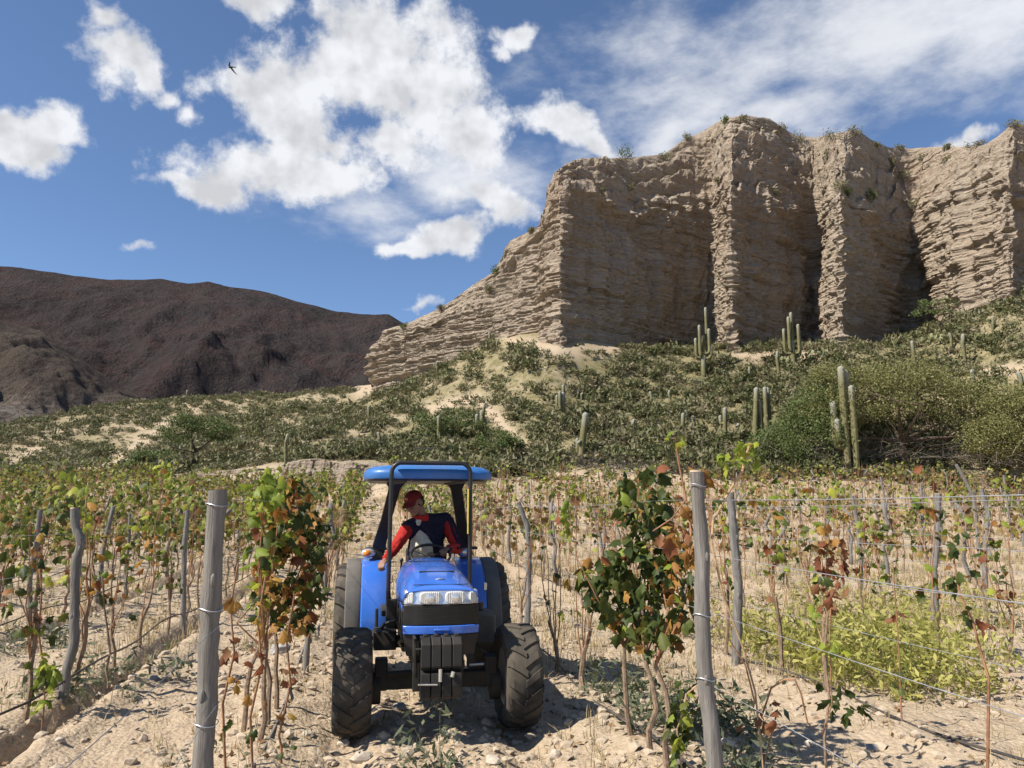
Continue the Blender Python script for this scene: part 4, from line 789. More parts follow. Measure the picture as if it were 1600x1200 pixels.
ORD = ['first','second','third','fourth','fifth','sixth','seventh','eighth','ninth','tenth','eleventh','twelfth','thirteenth','fourteenth','fifteenth','sixteenth','seventeenth','eighteenth','nineteenth','twentieth']+[f'{t}-{o}' for t in ('twenty','thirty','forty') for o in ('first','second','third','fourth','fifth','sixth','seventh','eighth','ninth')]
def row_name(u):
    if u < 0: return f"{ORD[sorted(ROWS_LEFT, reverse=True).index(u)]} row left of the tractor"
    return f"{ORD[ROWS_RIGHT.index(u)]} row right of the tractor"
# --- posts
def post(label, pts, Y, rad, group='grey wooden trellis posts', cut=False, ties=()):
    p0 = at(*pts[-1], Y); p0.z = g1(p0.x, p0.y); root = empty('trellis_post', p0); tag(root, label, 'post', group); r = np.random.default_rng(int(pts[0][0]))
    q = [at(x, y, Y)-p0 for x, y in pts]; q.append(Vector((q[-1].x+(q[-1].x-q[-2].x)*0.1, 0, -0.15)))
    # resample for knots and bends
    P = []
    for i in range(len(q)-1):
        n = max(3, int((q[i+1]-q[i]).length/0.07)); P += [q[i].lerp(q[i+1], k/n) for k in range(n)]
    P.append(q[-1]); b = MB(); R = [rad*(0.92+0.16*i/len(P)+0.05*r.normal()) for i in range(len(P))]; P = [p+Vector((r.normal(), r.normal(), 0))*rad*0.05 for p in P]
    b.tube(P, R, 14); me = b.mesh('pole', WOOD, True)
    V = np.array([v.co[:] for v in me.vertices]); n_ = fbm(V[:, 0]*22, V[:, 1]*22, V[:, 2]*5, 3)*rad*0.16; ctr = np.repeat(np.array([p[:] for p in P]), 14, 0); d = V-ctr; d /= np.linalg.norm(d, axis=1)[:, None]+1e-6
    me.vertices.foreach_set('co', (V+d*n_[:, None]).ravel().astype(np.float32)); me.update(); me.set_sharp_from_angle(angle=math.radians(50)); link('pole', me, root)
    for k in range(2 if rad > 0.03 else 0):
        z = P[int(len(P)*(0.25+0.3*k))]; b = MB(); b.sphere(z+Vector((rad*(0.35-0.5*k), -rad*0.86, 0)), (rad*0.3, rad*0.3, rad*0.7), 8, 6); b.build('knot', WOOD, root)
    for (x, y) in ties:
        z = at(x, y, Y)-p0; cx_ = min(P, key=lambda p: abs(p.z-z.z)); b = MB(); ring = [cx_+Vector((math.cos(a)*rad*1.13, math.sin(a)*rad*1.13, 0.008*math.sin(a*2))) for a in np.linspace(0, 6.283, 25)]; b.tube(ring, 0.0028, 5, False); b.build('wire_tie', WIRE, root)
    if cut: b = MB(); b.lathe([(0, rad*0.86), (0.012, rad*0.8)], 14, 'Z', P[0]); b.build('cut_top', CUT, root)
    return root
post('thick smooth grey post nearest the camera on the left', [(340,766),(331,930),(318,1200),(316,1290)], 4.25, 0.054, None, False, ((338,785),(330,960),(322,1122)))
post('pale weathered post nearest the camera on the right', [(1088,738),(1092,800),(1098,870),(1096,960),(1102,1060),(1116,1180),(1122,1280)], 4.45, 0.044, None, True, ((1090,765),(1098,955),(1102,1066)))
PO = [([(116,795),(119,825),(128,848),(119,875),(116,950),(117,1000),(104,1050),(99,1092)],0.042,'crooked post with a sharp bend near its pale cut top',True),([(63,796),(57,850),(46,905),(46,985)],0.036,'leaning bowed post at the far left'),([(203,803),(201,850),(196,890),(197,932)],0.032,'slim bowed post behind the furrow, left'),([(294,797),(288,850),(286,985)],0.038,'straight post left of the thick grey post'),([(373,826),(370,908)],0.035,'short dark post just right of the thick grey post'),
      ([(810,785),(824,822),(827,860),(824,985)],0.042,'curved post right behind the tractor wheel'),([(843,780),(846,830),(851,880)],0.035,'thin post right behind the curved one'),([(928,796),(938,840),(946,897)],0.038,'slanting post left behind the dark green vine'),([(1141,770),(1148,850),(1154,920),(1150,1036)],0.05,'sturdy grey post right behind the pale post',True),([(1331,775),(1340,820),(1345,870),(1346,930)],0.042,'bowed pale post in the middle of the right side'),
      ([(1466,772),(1464,850),(1459,890),(1462,992)],0.05,'straight pale post rising from the right end of the weeds',True),([(1533,765),(1544,800),(1538,870),(1540,936)],0.048,'s shaped post near the right edge'),([(1439,755),(1442,800),(1440,862)],0.042,'short dark post behind the straight pale post'),([(1286,766),(1291,800),(1291,850)],0.035,'thin post left behind the bowed pale post'),([(1494,726),(1508,750),(1521,777)],0.05,'bleached stick leaning out of the vines at the upper right',False),([(1568,742),(1576,800),(1582,845)],0.042,'leaning post at the right edge'),
      ([(488,842),(484,930),(478,1050)],0.030,'thin stake behind the autumn vine'),([(757,790),(760,845)],0.036,'short post seen under the canopy right of the driver'),([(1376,745),(1384,790),(1386,838)],0.038,'thin post midway between the two pale right posts'),([(1488,757),(1492,810)],0.04,'short far post above the straight pale post')]
for k, it in enumerate(PO):
    pts, rad, lb = it[:3]; p = ground_hit(*pts[-1], 3.0)
    if lb.startswith('bleached'): p.y = 22.0
    post(lb, pts, p.y, rad*(1 if p.y < 12 else 1.0), 'grey wooden trellis posts', len(it) > 3 and it[3])
# farther posts, one every few metres along the rows
protos = []
r = np.random.default_rng(33)
for k in range(6):
    b = MB(); P = [Vector((r.normal()*0.02*j, r.normal()*0.02*j, -0.15+1.9*j/6)) for j in range(7)]; b.tube(P, [0.045*(1.05-0.04*j) for j in range(7)], 8); protos.append(b.mesh('trellis_post', WOOD, True))
npost = {}
for u in ROWS:
    for y in np.arange(14.0+(abs(u)*1.7) % 4, 54, 5.2):
        yy_ = y+r.uniform(-0.6, 0.6); x = rowx(u, yy_); q = proj(np.array([x, yy_, 0.8]))[0]
        if -30 < q < 1630:
            o = link('trellis_post', protos[int(r.integers(6))]); o.location = (x, yy_, g1(x, yy_)); o.rotation_euler = (r.normal()*0.05, r.normal()*0.05, r.uniform(0, 6.28)); s = r.uniform(0.88, 1.04); o.scale = (1, 1, s)
            npost[u] = npost.get(u, 0)+1; tag(o, f'thin grey post, {ORD[npost[u]-1]} of the farther posts in the {row_name(u)}', 'post', 'thin posts farther down the rows')
# --- vines along the rows: individuals up close, one mass beyond
def vine_proto(k, near):
    r = np.random.default_rng(200+k); root = empty('grape_vine'); pts = vine_frame(root, r, r.uniform(1.6, 1.95), int(r.integers(3, 6)), 0.26, r.uniform(0.5, 0.95)); kind = k % 6
    wts = [(0.5,0.16,0.24,0.10),(0.2,0.28,0.36,0.16),(0.62,0.2,0.12,0.06),(0.2,0.1,0.4,0.3),(0.36,0.36,0.2,0.08),(0.12,0.1,0.38,0.4)][kind]; n = [66, 56, 92, 30, 70, 16][kind]
    if near:
        P = [Vector(pts[int(r.integers(len(pts)))])+Vector((r.normal()*0.07, r.normal()*0.07, r.normal()*0.06)) for _ in range(int(n*0.42))]
        for p in P: leaf_obj(root, p, 0.095, pick(r, wts), r)
        if k % 3 == 0:
            t = Vector(pts[5])
            for _ in range(14): leaf_obj(root, t+Vector((r.normal()*0.07, r.normal()*0.06, r.normal()*0.09)), 0.075, 1, r)
    else:
        P = clumpy(n, r, 1.36, 0.22)
        if k % 3 == 0: P[:9] = np.array([r.normal()*0.2, 0, 2.0])+r.normal(size=(9, 3))*np.array([0.06, 0.06, 0.13])
        V, F, fm = joined_leaves(P, 0.125, r, wts, (0.25, 0.6, 0.1, 0.05), 1.68); f = link('foliage', mesh_np('foliage', V, F, FOL, True, fm), root); f['kind'] = 'stuff'
    return root
cand = []
r = np.random.default_rng(44)
for u in ROWS:
    for y in np.arange(6.6+(abs(u)*0.37) % 1.0, 56, 1.12):
        yy_ = y+r.uniform(-0.15, 0.15); x = rowx(u, yy_)+r.normal()*0.04; q = proj(np.array([x, yy_, 0.9]))[0]
        if not -60 < q < 1660: continue
        if abs(u+0.72) < 0.5 and (yy_ < 7.6 or (yy_ < 13 and r.uniform() < 0.4)): continue
        if abs(u-2.0) < 0.5 and (yy_ < 6.6 or (yy_ < 14 and r.uniform() < 0.3)): continue
        if u > 3 and r.uniform() < 0.22: continue
        cand.append((yy_, x, u, q))
cand.sort()
near_p = [vine_proto(k, True) for k in range(12)]; far_p = [vine_proto(k, False) for k in range(18)]; first = {}
rest = []; cnt = 0; nvine = {-0.72: 3, 2.0: 3}
for (yy_, x, u, q) in cand:
    if cnt < 285:
        nearv = yy_ < 11.5; kk = int(r.integers(12 if nearv else 18)); dry = (q > 800 and r.uniform() < 0.6)
        if not nearv and dry: kk = [3, 5, 9, 11, 15, 17][int(r.integers(6))]
        if not nearv and q < 700 and kk % 6 in (3, 5) and r.uniform() < 0.7: kk = [0, 2, 4, 6, 8, 10][int(r.integers(6))]
        if u in (-0.72, 2.0) and yy_ < 17: kk = [5, 11, 3, 9][int(r.integers(4))] if nearv else [5, 11, 17, 3][int(r.integers(4))]
        src = (near_p if nearv else far_p)[kk]; key = (nearv, kk)
        o = src if key not in first else copy_tree(src); first[key] = 1
        o.location = (x, yy_, g1(x, yy_)); o.rotation_euler = (0, 0, r.choice([0, math.pi])+math.atan2(-KROW, 1)+math.pi/2+r.normal()*0.25); s = r.uniform(0.9, 1.1); o.scale = (s, s, s*r.uniform(0.84, 1.1)); cnt += 1
        look = {0: 'green and orange vine', 1: 'yellowing vine', 2: 'fuller green vine', 3: 'thin brown vine', 4: 'yellow green vine', 5: 'nearly bare vine'}[kk % 6]
        nvine[u] = nvine.get(u, 0)+1; tag(o, f'{look}, {ORD[nvine[u]-1]} one along the {row_name(u)}', 'vine', 'vines on wires along the rows')
    else: rest.append((yy_, x, u, q))
for key_list, nr in ((near_p, True), (far_p, False)):
    for k, o in enumerate(key_list):
        if (nr, k) not in first:
            for ch in list(o.children): bpy.data.objects.remove(ch)
            bpy.data.objects.remove(o)
VV, FF, FM, off = [], [], [], 0
for (yy_, x, u, q) in rest:
    g0 = g1(x, yy_); wts = (0.38, 0.32, 0.20, 0.10) if q < 760 else (0.22, 0.2, 0.33, 0.25); n = 44 if q < 760 else 15
    tall = r.uniform() < 0.3; P = clumpy(n, r, r.uniform(1.05, 1.5), 0.26, 0.34)+np.array([x, yy_, g0]);
    if tall: P[:5] = np.array([x, yy_, g0+1.95])+r.normal(size=(5, 3))*np.array([0.08, 0.08, 0.14])
    V, F = quads(P, 0.19, r, 0.2, 1.2); VV.append(V); FF.append(F+off); off += len(V)
    FM.append(np.array([pick(r, (0.2, 0.6, 0.15, 0.05) if p[2]-g0 > 1.7 else wts) for p in P]))
    for k in range(3):      # canes, thin three sided
        a = np.array([x+r.normal()*0.15, yy_+r.normal()*0.15, g0]); b_ = a+np.array([r.normal()*0.12, r.normal()*0.12, r.uniform(1.2, 2.0)]); w = 0.014
        V = np.array([a+[w, 0, 0], a-[w, 0, 0], b_-[w*0.6, 0, 0], b_+[w*0.6, 0, 0]]); VV.append(V); FF.append(np.array([[0, 1, 2, 3]])+off); off += 4; FM.append(np.array([4]))
o = link('far_vines', mesh_np('far_vines', np.concatenate(VV), np.concatenate(FF), FOL+[CANE], False, np.concatenate(FM))); tag(o, 'distant rows of yellowing vines merging into one band below the hill', 'vines', kind='stuff')
# --- wires and drip lines
def run(name, label, cat, u, z, y0, y1, rad, material, sag=0.03, group=None, du=0.0, lowz=None):
    b = MB(); ys = np.concatenate([np.arange(y0, min(y1, 16), 0.5), np.arange(16, y1, 1.5)]) if y1 > 16 else np.arange(y0, y1, 0.5)
    g_ = G(rowx(u+du, ys), ys, False); P = [(rowx(u+du, y)+0.03*math.sin(y*1.3+u), y, gg+z-sag*math.sin((y % 5.2)/5.2*math.pi)+(0.03*math.sin(y*2.1+u) if rad > 0.004 else 0)) for y, gg in zip(ys, g_)]
    b.tube(P, rad, 6 if rad > 0.004 else 4, False); o = b.build(name, material); tag(o, label, cat, group); return o
for u in [-4.85, -2.72, -0.72, 2.0, 4.2, 6.6]:
    nm = {-4.85: 'third row left of the tractor', -2.72: 'second row left of the tractor', -0.72: 'row directly left of the tractor', 2.0: 'row directly right of the tractor', 4.2: 'second row right of the tractor', 6.6: 'third row right of the tractor'}[u]
    for z, w in ((1.78, 'topmost'), (1.46, 'second highest'), (1.13, 'third highest'), (0.72, 'lowest')):
        if u < -1 and w in ('topmost', 'second highest'): z -= 0.25
        run('trellis_wire', f'{w} thin galvanised wire along the {nm}', 'wire', u, z, (4.25 if u == -0.72 and z > 1.3 else 0.4) if abs(u) < 4.5 else 4.0, 40, 0.0019 if abs(u) < 3 else 0.0024, WIRE, 0.03, f'trellis wires of the {nm}')
for u, z, mt, y0, lb in ((-0.72,0.13,GHOSE,2.6,'grey drip hose lying on the mound directly left of the tractor'),(2.0,0.13,HOSE,2.6,'black drip hose on the ground directly right of the tractor'),(4.2,0.13,HOSE,2.2,'black drip hose along the second row right of the tractor'),(-2.72,0.24,HOSE,3.0,'black drip hose hung low along the second row left of the tractor'),(-4.85,0.26,HOSE,5.0,'black drip hose along the third row left of the tractor'),(-7.1,0.28,HOSE,7.0,'black drip hose along the fourth row left of the tractor'),(6.6,0.08,HOSE,6.0,'black drip hose along the third row right of the tractor'),(-9.4,0.28,HOSE,9.0,'black drip hose along the fifth row left of the tractor')):
    run('drip_hose', lb, 'hose', u, z, y0, 38, 0.0105, mt, 0.03, 'drip irrigation hoses', 0.06)
# --- dry grass, weeds, clods
STRAW = leaf_mat('dry_grass_blades', [(0.0, (0.26, 0.20, 0.11)), (0.5, (0.42, 0.33, 0.18)), (1, (0.56, 0.46, 0.28))], 0.3); GRASS = leaf_mat('green_grass_blades', [(0.0, (0.09, 0.11, 0.04)), (0.5, (0.16, 0.18, 0.07)), (1, (0.30, 0.28, 0.12))], 0.3); WEED = leaf_mat('weed_leaves', [(0.0, (0.20, 0.22, 0.05)), (0.5, (0.36, 0.35, 0.09)), (0.85, (0.48, 0.44, 0.14)), (1, (0.52, 0.44, 0.2))], 0.4); DWEED = leaf_mat('grey_weed_leaves', [(0.0, (0.06, 0.075, 0.04)), (0.6, (0.12, 0.14, 0.08)), (1, (0.22, 0.22, 0.13))], 0.3)
def blades(X, Y, r, nb, h, w, lean=0.5):
    n = len(X)*nb; x = np.repeat(X, nb)+r.normal(size=n)*0.05; y = np.repeat(Y, nb)+r.normal(size=n)*0.05; z = np.repeat(G(X, Y), nb)-0.02; near_ = np.repeat(sstep(7.0, 12.0, Y), nb); hh = h*(0.55+0.45*near_)*r.uniform(0.4, 1.3, n); w = (w*(0.6+0.4*near_))[:, None]; a = r.uniform(0, 6.283, n); l = hh*lean*np.abs(r.normal(size=n))
    b0 = np.stack([x, y, z], 1); d = np.stack([np.cos(a), np.sin(a), 0*a], 1); s = np.stack([-np.sin(a), np.cos(a), 0*a], 1)*w; up = np.array([0, 0, 1.0])
    m1 = b0+d*(l*0.3)[:, None]+up*(hh*0.6)[:, None]; t = b0+d*l[:, None]+up*(hh*0.95)[:, None]
    V = np.stack([b0-s, b0+s, m1+s*0.7, m1-s*0.7, t+s*0.1, t-s*0.1], 1).reshape(-1, 3); k = np.arange(n)[:, None]*6
    return V, np.concatenate([k+np.array([0, 1, 2, 3]), k+np.array([3, 2, 4, 5])], 0)
r = np.random.default_rng(55)
def sample(n, ymin, ymax, umin, umax, fn, pw=1.6):
    y = ymin+(ymax-ymin)*r.uniform(0, 1, n)**pw; u = r.uniform(umin, umax, n); x = rowx(u, y); q, py_, _ = proj(np.stack([x, y, 0*x], 1)); k = (q > -80) & (q < 1700) & (r.uniform(0, 1, n) < fn(x, y, u, q)); return x[k], y[k]
def f_dry(x, y, u, q):
    base = np.where(u > 1.5, 0.25+0.75*sstep(6.0, 8.5, y), np.where(u > -0.6, 0.02+0.6*sstep(9, 12, y), 0.24*sstep(5, 7, y))); rowb = np.where((u < 2.2), np.exp(-((np.abs(((u+0.72) % 2.2)-1.1)-1.1)/0.35)**2)*0.3, 0)
    return np.clip(base*(0.35+1.3*np.clip(fbm(x*0.6, y*0.6, 3.0, 3)+0.35, 0, 1))+rowb, 0, 1)
X, Y = sample(38000, 4.5, 58, -22, 44, f_dry, 1.7); V, F = blades(X, Y, r, 8, 0.24, 0.0065, 0.8); o = link('dry_grass', mesh_np('dry_grass', V, F, STRAW, False)); tag(o, 'straw coloured dry grass between the vine rows', 'grass', kind='stuff')
X, Y = sample(9000, 5, 45, -20, 30, lambda x, y, u, q: np.clip(fbm(x*0.5, y*0.5, 13.0, 3)*1.6-0.1, 0, 0.7), 1.5); V, F = blades(X, Y, r, 8, 0.15, 0.006, 0.9); o = link('green_grass', mesh_np('green_grass', V, F, GRASS, False)); tag(o, 'patchy green grass low between the vine rows', 'grass', kind='stuff')
def weeds(name, label, spots, material, leaf, h):
    VV, FF, off = [], [], 0
    for (x0, x1, y0, y1, n) in spots:
        for i in range(n):
            x, y = r.uniform(x0, x1), r.uniform(y0, y1); k = int(r.integers(9, 18)); hh = h*r.uniform(0.5, 1.2); t = r.uniform(0.05, 1, k); b_ = np.array([x, y, float(G(np.array([x]), np.array([y]), False)[0])]) ; ln = r.normal(size=2)*0.16
            P = b_+np.stack([t*ln[0]+r.normal(size=k)*0.045, t*ln[1]+r.normal(size=k)*0.045, t*hh], 1); V, F = quads(P, leaf, r, 0.2, 2.9); VV.append(V); FF.append(F+off); off += len(V)
            V = np.array([b_+[0.003, 0, 0], b_-[0.003, 0, 0], b_+[ln[0], ln[1], hh]-np.array([0.002, 0, 0]), b_+[ln[0], ln[1], hh]]); VV.append(V); FF.append(np.array([[0, 1, 2, 3]])+off); off += 4
    o = link(name, mesh_np(name, np.concatenate(VV), np.concatenate(FF), material, False)); return tag(o, label, 'weeds', kind='stuff')
weeds('yellow_weeds', 'bright yellow green weeds growing thick on the right of the vineyard', [(2.9,4.7,7.7,9.2,200),(2.6,5.6,8.8,11,230),(3.4,4.6,7.3,7.9,40),(4.5,8.5,11,15,150)], WEED, 0.034, 0.56)
weeds('grey_weeds', 'dull grey green weeds at the foot of the pale post and the dark vine', [(0.95,1.9,5.9,7.0,60),(1.25,1.8,4.8,5.4,28),(0.6,1.3,6.8,8.2,30),(-4.5,-3.4,7.2,8.6,40),(-6.5,-5.6,9.5,11,35),(-0.62,-0.45,5.3,5.6,6)], DWEED, 0.032, 0.30)
weeds('thistle_sprigs', 'thin green sprigs in the loose soil in front of the tractor', [(-0.62,-0.4,5.0,5.35,9),(-0.3,0.05,4.6,5.2,5),(-2.2,-1.9,5.0,6.0,8)], DWEED, 0.016, 0.18)
X, Y = sample(5200, 4.0, 14, -8, 8, lambda x, y, u, q: np.clip(0.06+np.exp(-((np.abs(((u+0.72) % 2.4)-1.2)-1.2)/0.4)**2)*0.7, 0, 1), 1.4)
V, F = quads(np.stack([X, Y, G(X, Y)+0.012], 1), 0.045, r, 0.9, 1.2); o = link('leaf_litter', mesh_np('leaf_litter', V, F, [leaf_mat('fallen_leaves', [(0.0, (0.12, 0.06, 0.03)), (0.5, (0.24, 0.14, 0.07)), (1, (0.36, 0.26, 0.14))], 0.2)], False)); tag(o, 'brown fallen leaves scattered along the vine rows', 'leaf litter', kind='stuff')
# loose clods and stones
icoV = []; bm = bmesh.new(); bmesh.ops.create_icosphere(bm, subdivisions=1, radius=1); icoV = np.array([v.co[:] for v in bm.verts]); icoF = np.array([[v.index for v in f.verts] for f in bm.faces]); bm.free()
bm = bmesh.new(); bmesh.ops.create_icosphere(bm, subdivisions=2, radius=1); ico2V = np.array([v.co[:] for v in bm.verts]); ico2F = np.array([[v.index for v in f.verts] for f in bm.faces]); bm.free()
m = NT('clod'); n2 = m.noise(22, 5, 0.6, m.pos()); c = m.mix(m.rng(n2, 0.3, 0.7), (0.31, 0.245, 0.175), (0.46, 0.375, 0.28)); c = m.mix(m.math('MULTIPLY', m.island(), 0.35), c, (0.40, 0.345, 0.275)); CLOD = m.bsdf(c, 0.95, 0, m.bump(n2, 0.8, 0.012), 0.1)
def f_clod(x, y, u, q): return np.clip(np.where((u > -1.5) & (u < 2.2), 0.9, 0.35)*(0.4+1.2*np.clip(fbm(x*1.1, y*1.1, 6.0, 3)+0.4, 0, 1)), 0, 1)
VV, FF, off = [], [], 0
X, Y = sample(15000, 3.4, 17, -9, 9, f_clod, 1.5); Z = G(X, Y); tm = [icoV*(1+np.random.default_rng(k).normal(size=(len(icoV), 1))*0.22)*np.array([1, 0.85, 0.65]) for k in range(8)]
for x, y, z in zip(X, Y, Z):
    s = min(0.010+0.016*abs(r.standard_cauchy())**0.8, 0.05); a = r.uniform(0, 6.283); T_ = tm[int(r.integers(8))]*s; ca, sa = math.cos(a), math.sin(a)
    VV.append(np.stack([T_[:, 0]*ca-T_[:, 1]*sa+x, T_[:, 0]*sa+T_[:, 1]*ca+y, T_[:, 2]+z+s*0.15], 1)); FF.append(icoF+off); off += len(T_)
o = link('soil_clods', mesh_np('soil_clods', np.concatenate(VV), np.concatenate(FF), CLOD, False)); tag(o, 'loose clods and pebbles strewn over the tilled soil', 'clods', kind='stuff')
STONE = plain('stone', (0.42, 0.36, 0.29), 0.95, spec=0.1, var=0.3, scale=14); GSTONE = plain('grey_stone', (0.30, 0.29, 0.28), 0.9, spec=0.15, var=0.3, scale=14)
for k, (x, y, w, mt, lb) in enumerate(((440,1018,26,GSTONE,'large pointed grey clod on the mound left of the tractor'),(1366,1172,20,GSTONE,'dark grey stone low on the right bank'),(1055,1192,26,STONE,'pale stone left of the foot of the pale post'),(1264,1163,14,STONE,'small white stone right of the pale post'),(566,1188,28,STONE,'broad flat clod at the bottom edge before the left tyre'),(536,1165,18,STONE,'rounded clod in front of the left tyre'),(625,1108,20,GSTONE,'angular clod between the tyres under the axle'),(612,1075,22,STONE,'lit clod just behind the left front tyre'),(770,1192,22,STONE,'clod at the bottom edge right of the middle'),(1138,1165,20,STONE,'pale stone right beside the pale post foot'),(868,1182,18,STONE,'half buried clod before the right tyre'),(482,1150,16,STONE,'small clod in the rut left of the left tyre'),(240,1062,14,GSTONE,'small stone on the ridge by the furrow'),(92,1158,14,STONE,'clod on the furrow edge at the lower left'),(700,1150,20,STONE,'lit clod in front of the front weights'))):
    p = ground_hit(x, y, 2.5); rr = np.random.default_rng(500+k); s = w*p.y/FPX*0.6; V = ico2V*(1+fbm(ico2V[:, 0]*1.6+k, ico2V[:, 1]*1.6, ico2V[:, 2]*1.6, 3)[:, None]*0.55)*np.array([1, 0.8, 0.62])*s
    o = link('stone', mesh_np('stone', V, ico2F, mt, False)); o.location = p+Vector((0, 0, s*0.2)); o.rotation_euler = (0, 0, rr.uniform(0, 6.28)); tag(o, lb, 'stone', 'stones and big clods on the soil')
# ---------------------------------------------------------------- tractor (local frame: x right, -y towards the camera, origin under the front axle)
BLUE = plain('blue_paint', (0.026, 0.145, 0.60), 0.24, 0, 0.5, 0.8, 0.13, 0.08, 4); CANOPY = plain('canopy_blue_plastic', (0.02, 0.135, 0.40), 0.42, 0, 0.4, 0.1, 0.16, 0.10, 4)
BLACK = plain('black_paint', (0.010, 0.010, 0.011), 0.45, 0, 0.4, 0.1, 0.05); DARK = plain('dirty_dark_metal', (0.016, 0.015, 0.014), 0.7, 0.1, 0.3, 0, 0.14); RUBBER = plain('tyre_rubber', (0.026, 0.026, 0.025), 0.85, 0, 0.25, 0, 0.36, 0.25, 16); GREYRUB = plain('grey_fender_rubber', (0.085, 0.085, 0.085), 0.8, 0, 0.3, 0, 0.3)
CHROME = plain('lamp_reflector', (0.75, 0.76, 0.78), 0.22, 0.7, 0.5); RIM = plain('dusty_rim', (0.42, 0.41, 0.39), 0.6, 0.1, 0.4, 0, 0.5); IRON = plain('cast_iron_weight', (0.018, 0.018, 0.019), 0.6, 0.1, 0.3, 0, 0.08); AMBER = plain('amber_lens', (0.75, 0.22, 0.02), 0.2, 0, 0.6, 0.5); TANK = plain('dusty_tank', (0.10, 0.085, 0.065), 0.8, 0, 0.3, 0, 0.5); SILVER = plain('badge_silver', (0.6, 0.61, 0.62), 0.3, 0.8); BRASS = plain('bright_pin', (0.6, 0.58, 0.52), 0.35, 0.6)
m = NT('lamp_glass'); p = m.n('ShaderNodeBsdfPrincipled'); p.inputs['Base Color'].default_value = (0.62, 0.62, 0.60, 1); p.inputs['Roughness'].default_value = 0.12; p.inputs['Coat Weight'].default_value = 1.0
bp_ = m.n('ShaderNodeTexWave'); bp_.inputs['Scale'].default_value = 22; m.l(m.pos(), bp_.inputs['Vector']); m.l(m.bump(bp_.outputs[0], 0.4, 0.01), p.inputs['Normal']); m.l(p.outputs[0], m.out.inputs[0]); LGLASS = m.m
TX, TY = -0.615, 6.52; TRZ = math.atan(KROW)
tractor = empty('tractor', (TX, TY, G(np.array([TX]), np.array([TY]), False)[0]-0.015), TRZ); tag(tractor, 'blue narrow vineyard tractor with canopy driving down the row', 'tractor')
def tyre(parent, name, x, y, R, w, rimr, nl, lh, side, steer=0.0):
    wh = empty(name, (x, y, R-0.01), steer); wh.parent = parent
    b = MB(); Rb = R-lh; h = w/2
    prof = [(-h*0.72, rimr), (-h*0.95, rimr+(Rb-rimr)*0.25), (-h, rimr+(Rb-rimr)*0.55), (-h*0.94, Rb-0.035), (-h*0.80, Rb-0.008), (-h*0.4, Rb), (0, Rb+0.002), (h*0.4, Rb), (h*0.80, Rb-0.008), (h*0.94, Rb-0.035), (h, rimr+(Rb-rimr)*0.55), (h*0.95, rimr+(Rb-rimr)*0.25), (h*0.72, rimr)]
    b.lathe(prof, 56); b.build('tyre', RUBBER, wh, True, 0, 2, 60)
    lg = MB()
    def rad(xx): t = abs(xx)/h; return Rb+0.002-0.010*t**2-(0.03*((t-0.8)/0.2)**1.5 if t > 0.8 else 0)
    da = 2*math.pi/nl
    for s in (-1, 1):
        for k in range(nl):
            a0 = k*da+(da/2 if s > 0 else 0); secs = []
            for j in range(5):
                f = j/4; xx = s*(-0.05*h+f*1.0*h); a = a0-0.62*da*1.25*f*(1-0.12*f); wa = da*(0.16+0.05*f); r0, r1 = rad(xx)-0.012, rad(xx)+lh*(1-0.15*f)
                secs.append([(xx, r*math.cos(q), r*math.sin(q)) for r, q in ((r0, a-wa*1.15), (r1, a-wa), (r1, a+wa), (r0, a+wa*1.15))])
            lg.rings(secs if s > 0 else secs[::-1])
    o = lg.build('tread_lugs', RUBBER, wh, False); o['kind'] = 'stuff'
    rm = MB(); o_ = side*h; rm.lathe([(-h*0.74, rimr+0.012), (-h*0.6, rimr-0.02), (-h*0.1, rimr-0.03), (0, rimr*0.75), (side*0.02, rimr*0.45), (side*0.04, 0.06), (side*0.045, 0.01)] if side > 0 else [(side*0.045, 0.01), (side*0.04, 0.06), (side*0.02, rimr*0.45), (0, rimr*0.75), (h*0.1, rimr-0.03), (h*0.6, rimr-0.02), (h*0.74, rimr+0.012)], 32)
    rm.lathe([(-h*0.72, rimr+0.005), (-h*0.7, rimr-0.015), (h*0.7, rimr-0.015), (h*0.72, rimr+0.005)], 32); ro = rm.build('rim', RIM, wh)
    for k in range(6):
        a = k*math.pi/3; nb = MB(); nb.cyl((side*0.03, rimr*0.5*math.cos(a), rimr*0.5*math.sin(a)), (side*0.06, rimr*0.5*math.cos(a), rimr*0.5*math.sin(a)), 0.014, 6)
        nb.build('wheel_nut', DARK, wh, False)
    return wh
for s in (-1, 1):
    tyre(tractor, 'front_wheel', s*0.665, 0, 0.405, 0.30, 0.225, 17, 0.016, s, 0.02)
    tyre(tractor, 'rear_wheel', s*0.70, 1.92, 0.60, 0.36, 0.31, 20, 0.032, s)
# chassis
b = MB(); b.box((0, 0.0, 0.385), (0.98, 0.13, 0.12)); b.box((0, 0.02, 0.47), (0.30, 0.22, 0.14)); b.cyl((-0.52, 0, 0.33), (-0.44, 0, 0.33), 0.12, 18); b.cyl((0.44, 0, 0.33), (0.52, 0, 0.33), 0.12, 18)
b.box((-0.44, 0.0, 0.44), (0.10, 0.14, 0.24)); b.box((0.44, 0.0, 0.44), (0.10, 0.14, 0.24)); b.build('front_axle', DARK, tractor, True, 0.012)
b = MB(); b.cyl((-0.48, 0.16, 0.40), (0.48, 0.16, 0.40), 0.018, 8); b.build('steering_rod', DARK, tractor); b = MB(); b.cyl((-0.40, -0.09, 0.45), (0.15, -0.09, 0.47), 0.022, 8); b.build('steering_rod', DARK, tractor)
b = MB(); b.box((0, 0.75, 0.60), (0.38, 2.1, 0.34)); b.box((0, -0.16, 0.60), (0.30, 0.40, 0.30)); b.box((0, 1.55, 0.62), (0.46, 0.9, 0.42)); b.build('engine_block', DARK, tractor, True, 0.02)
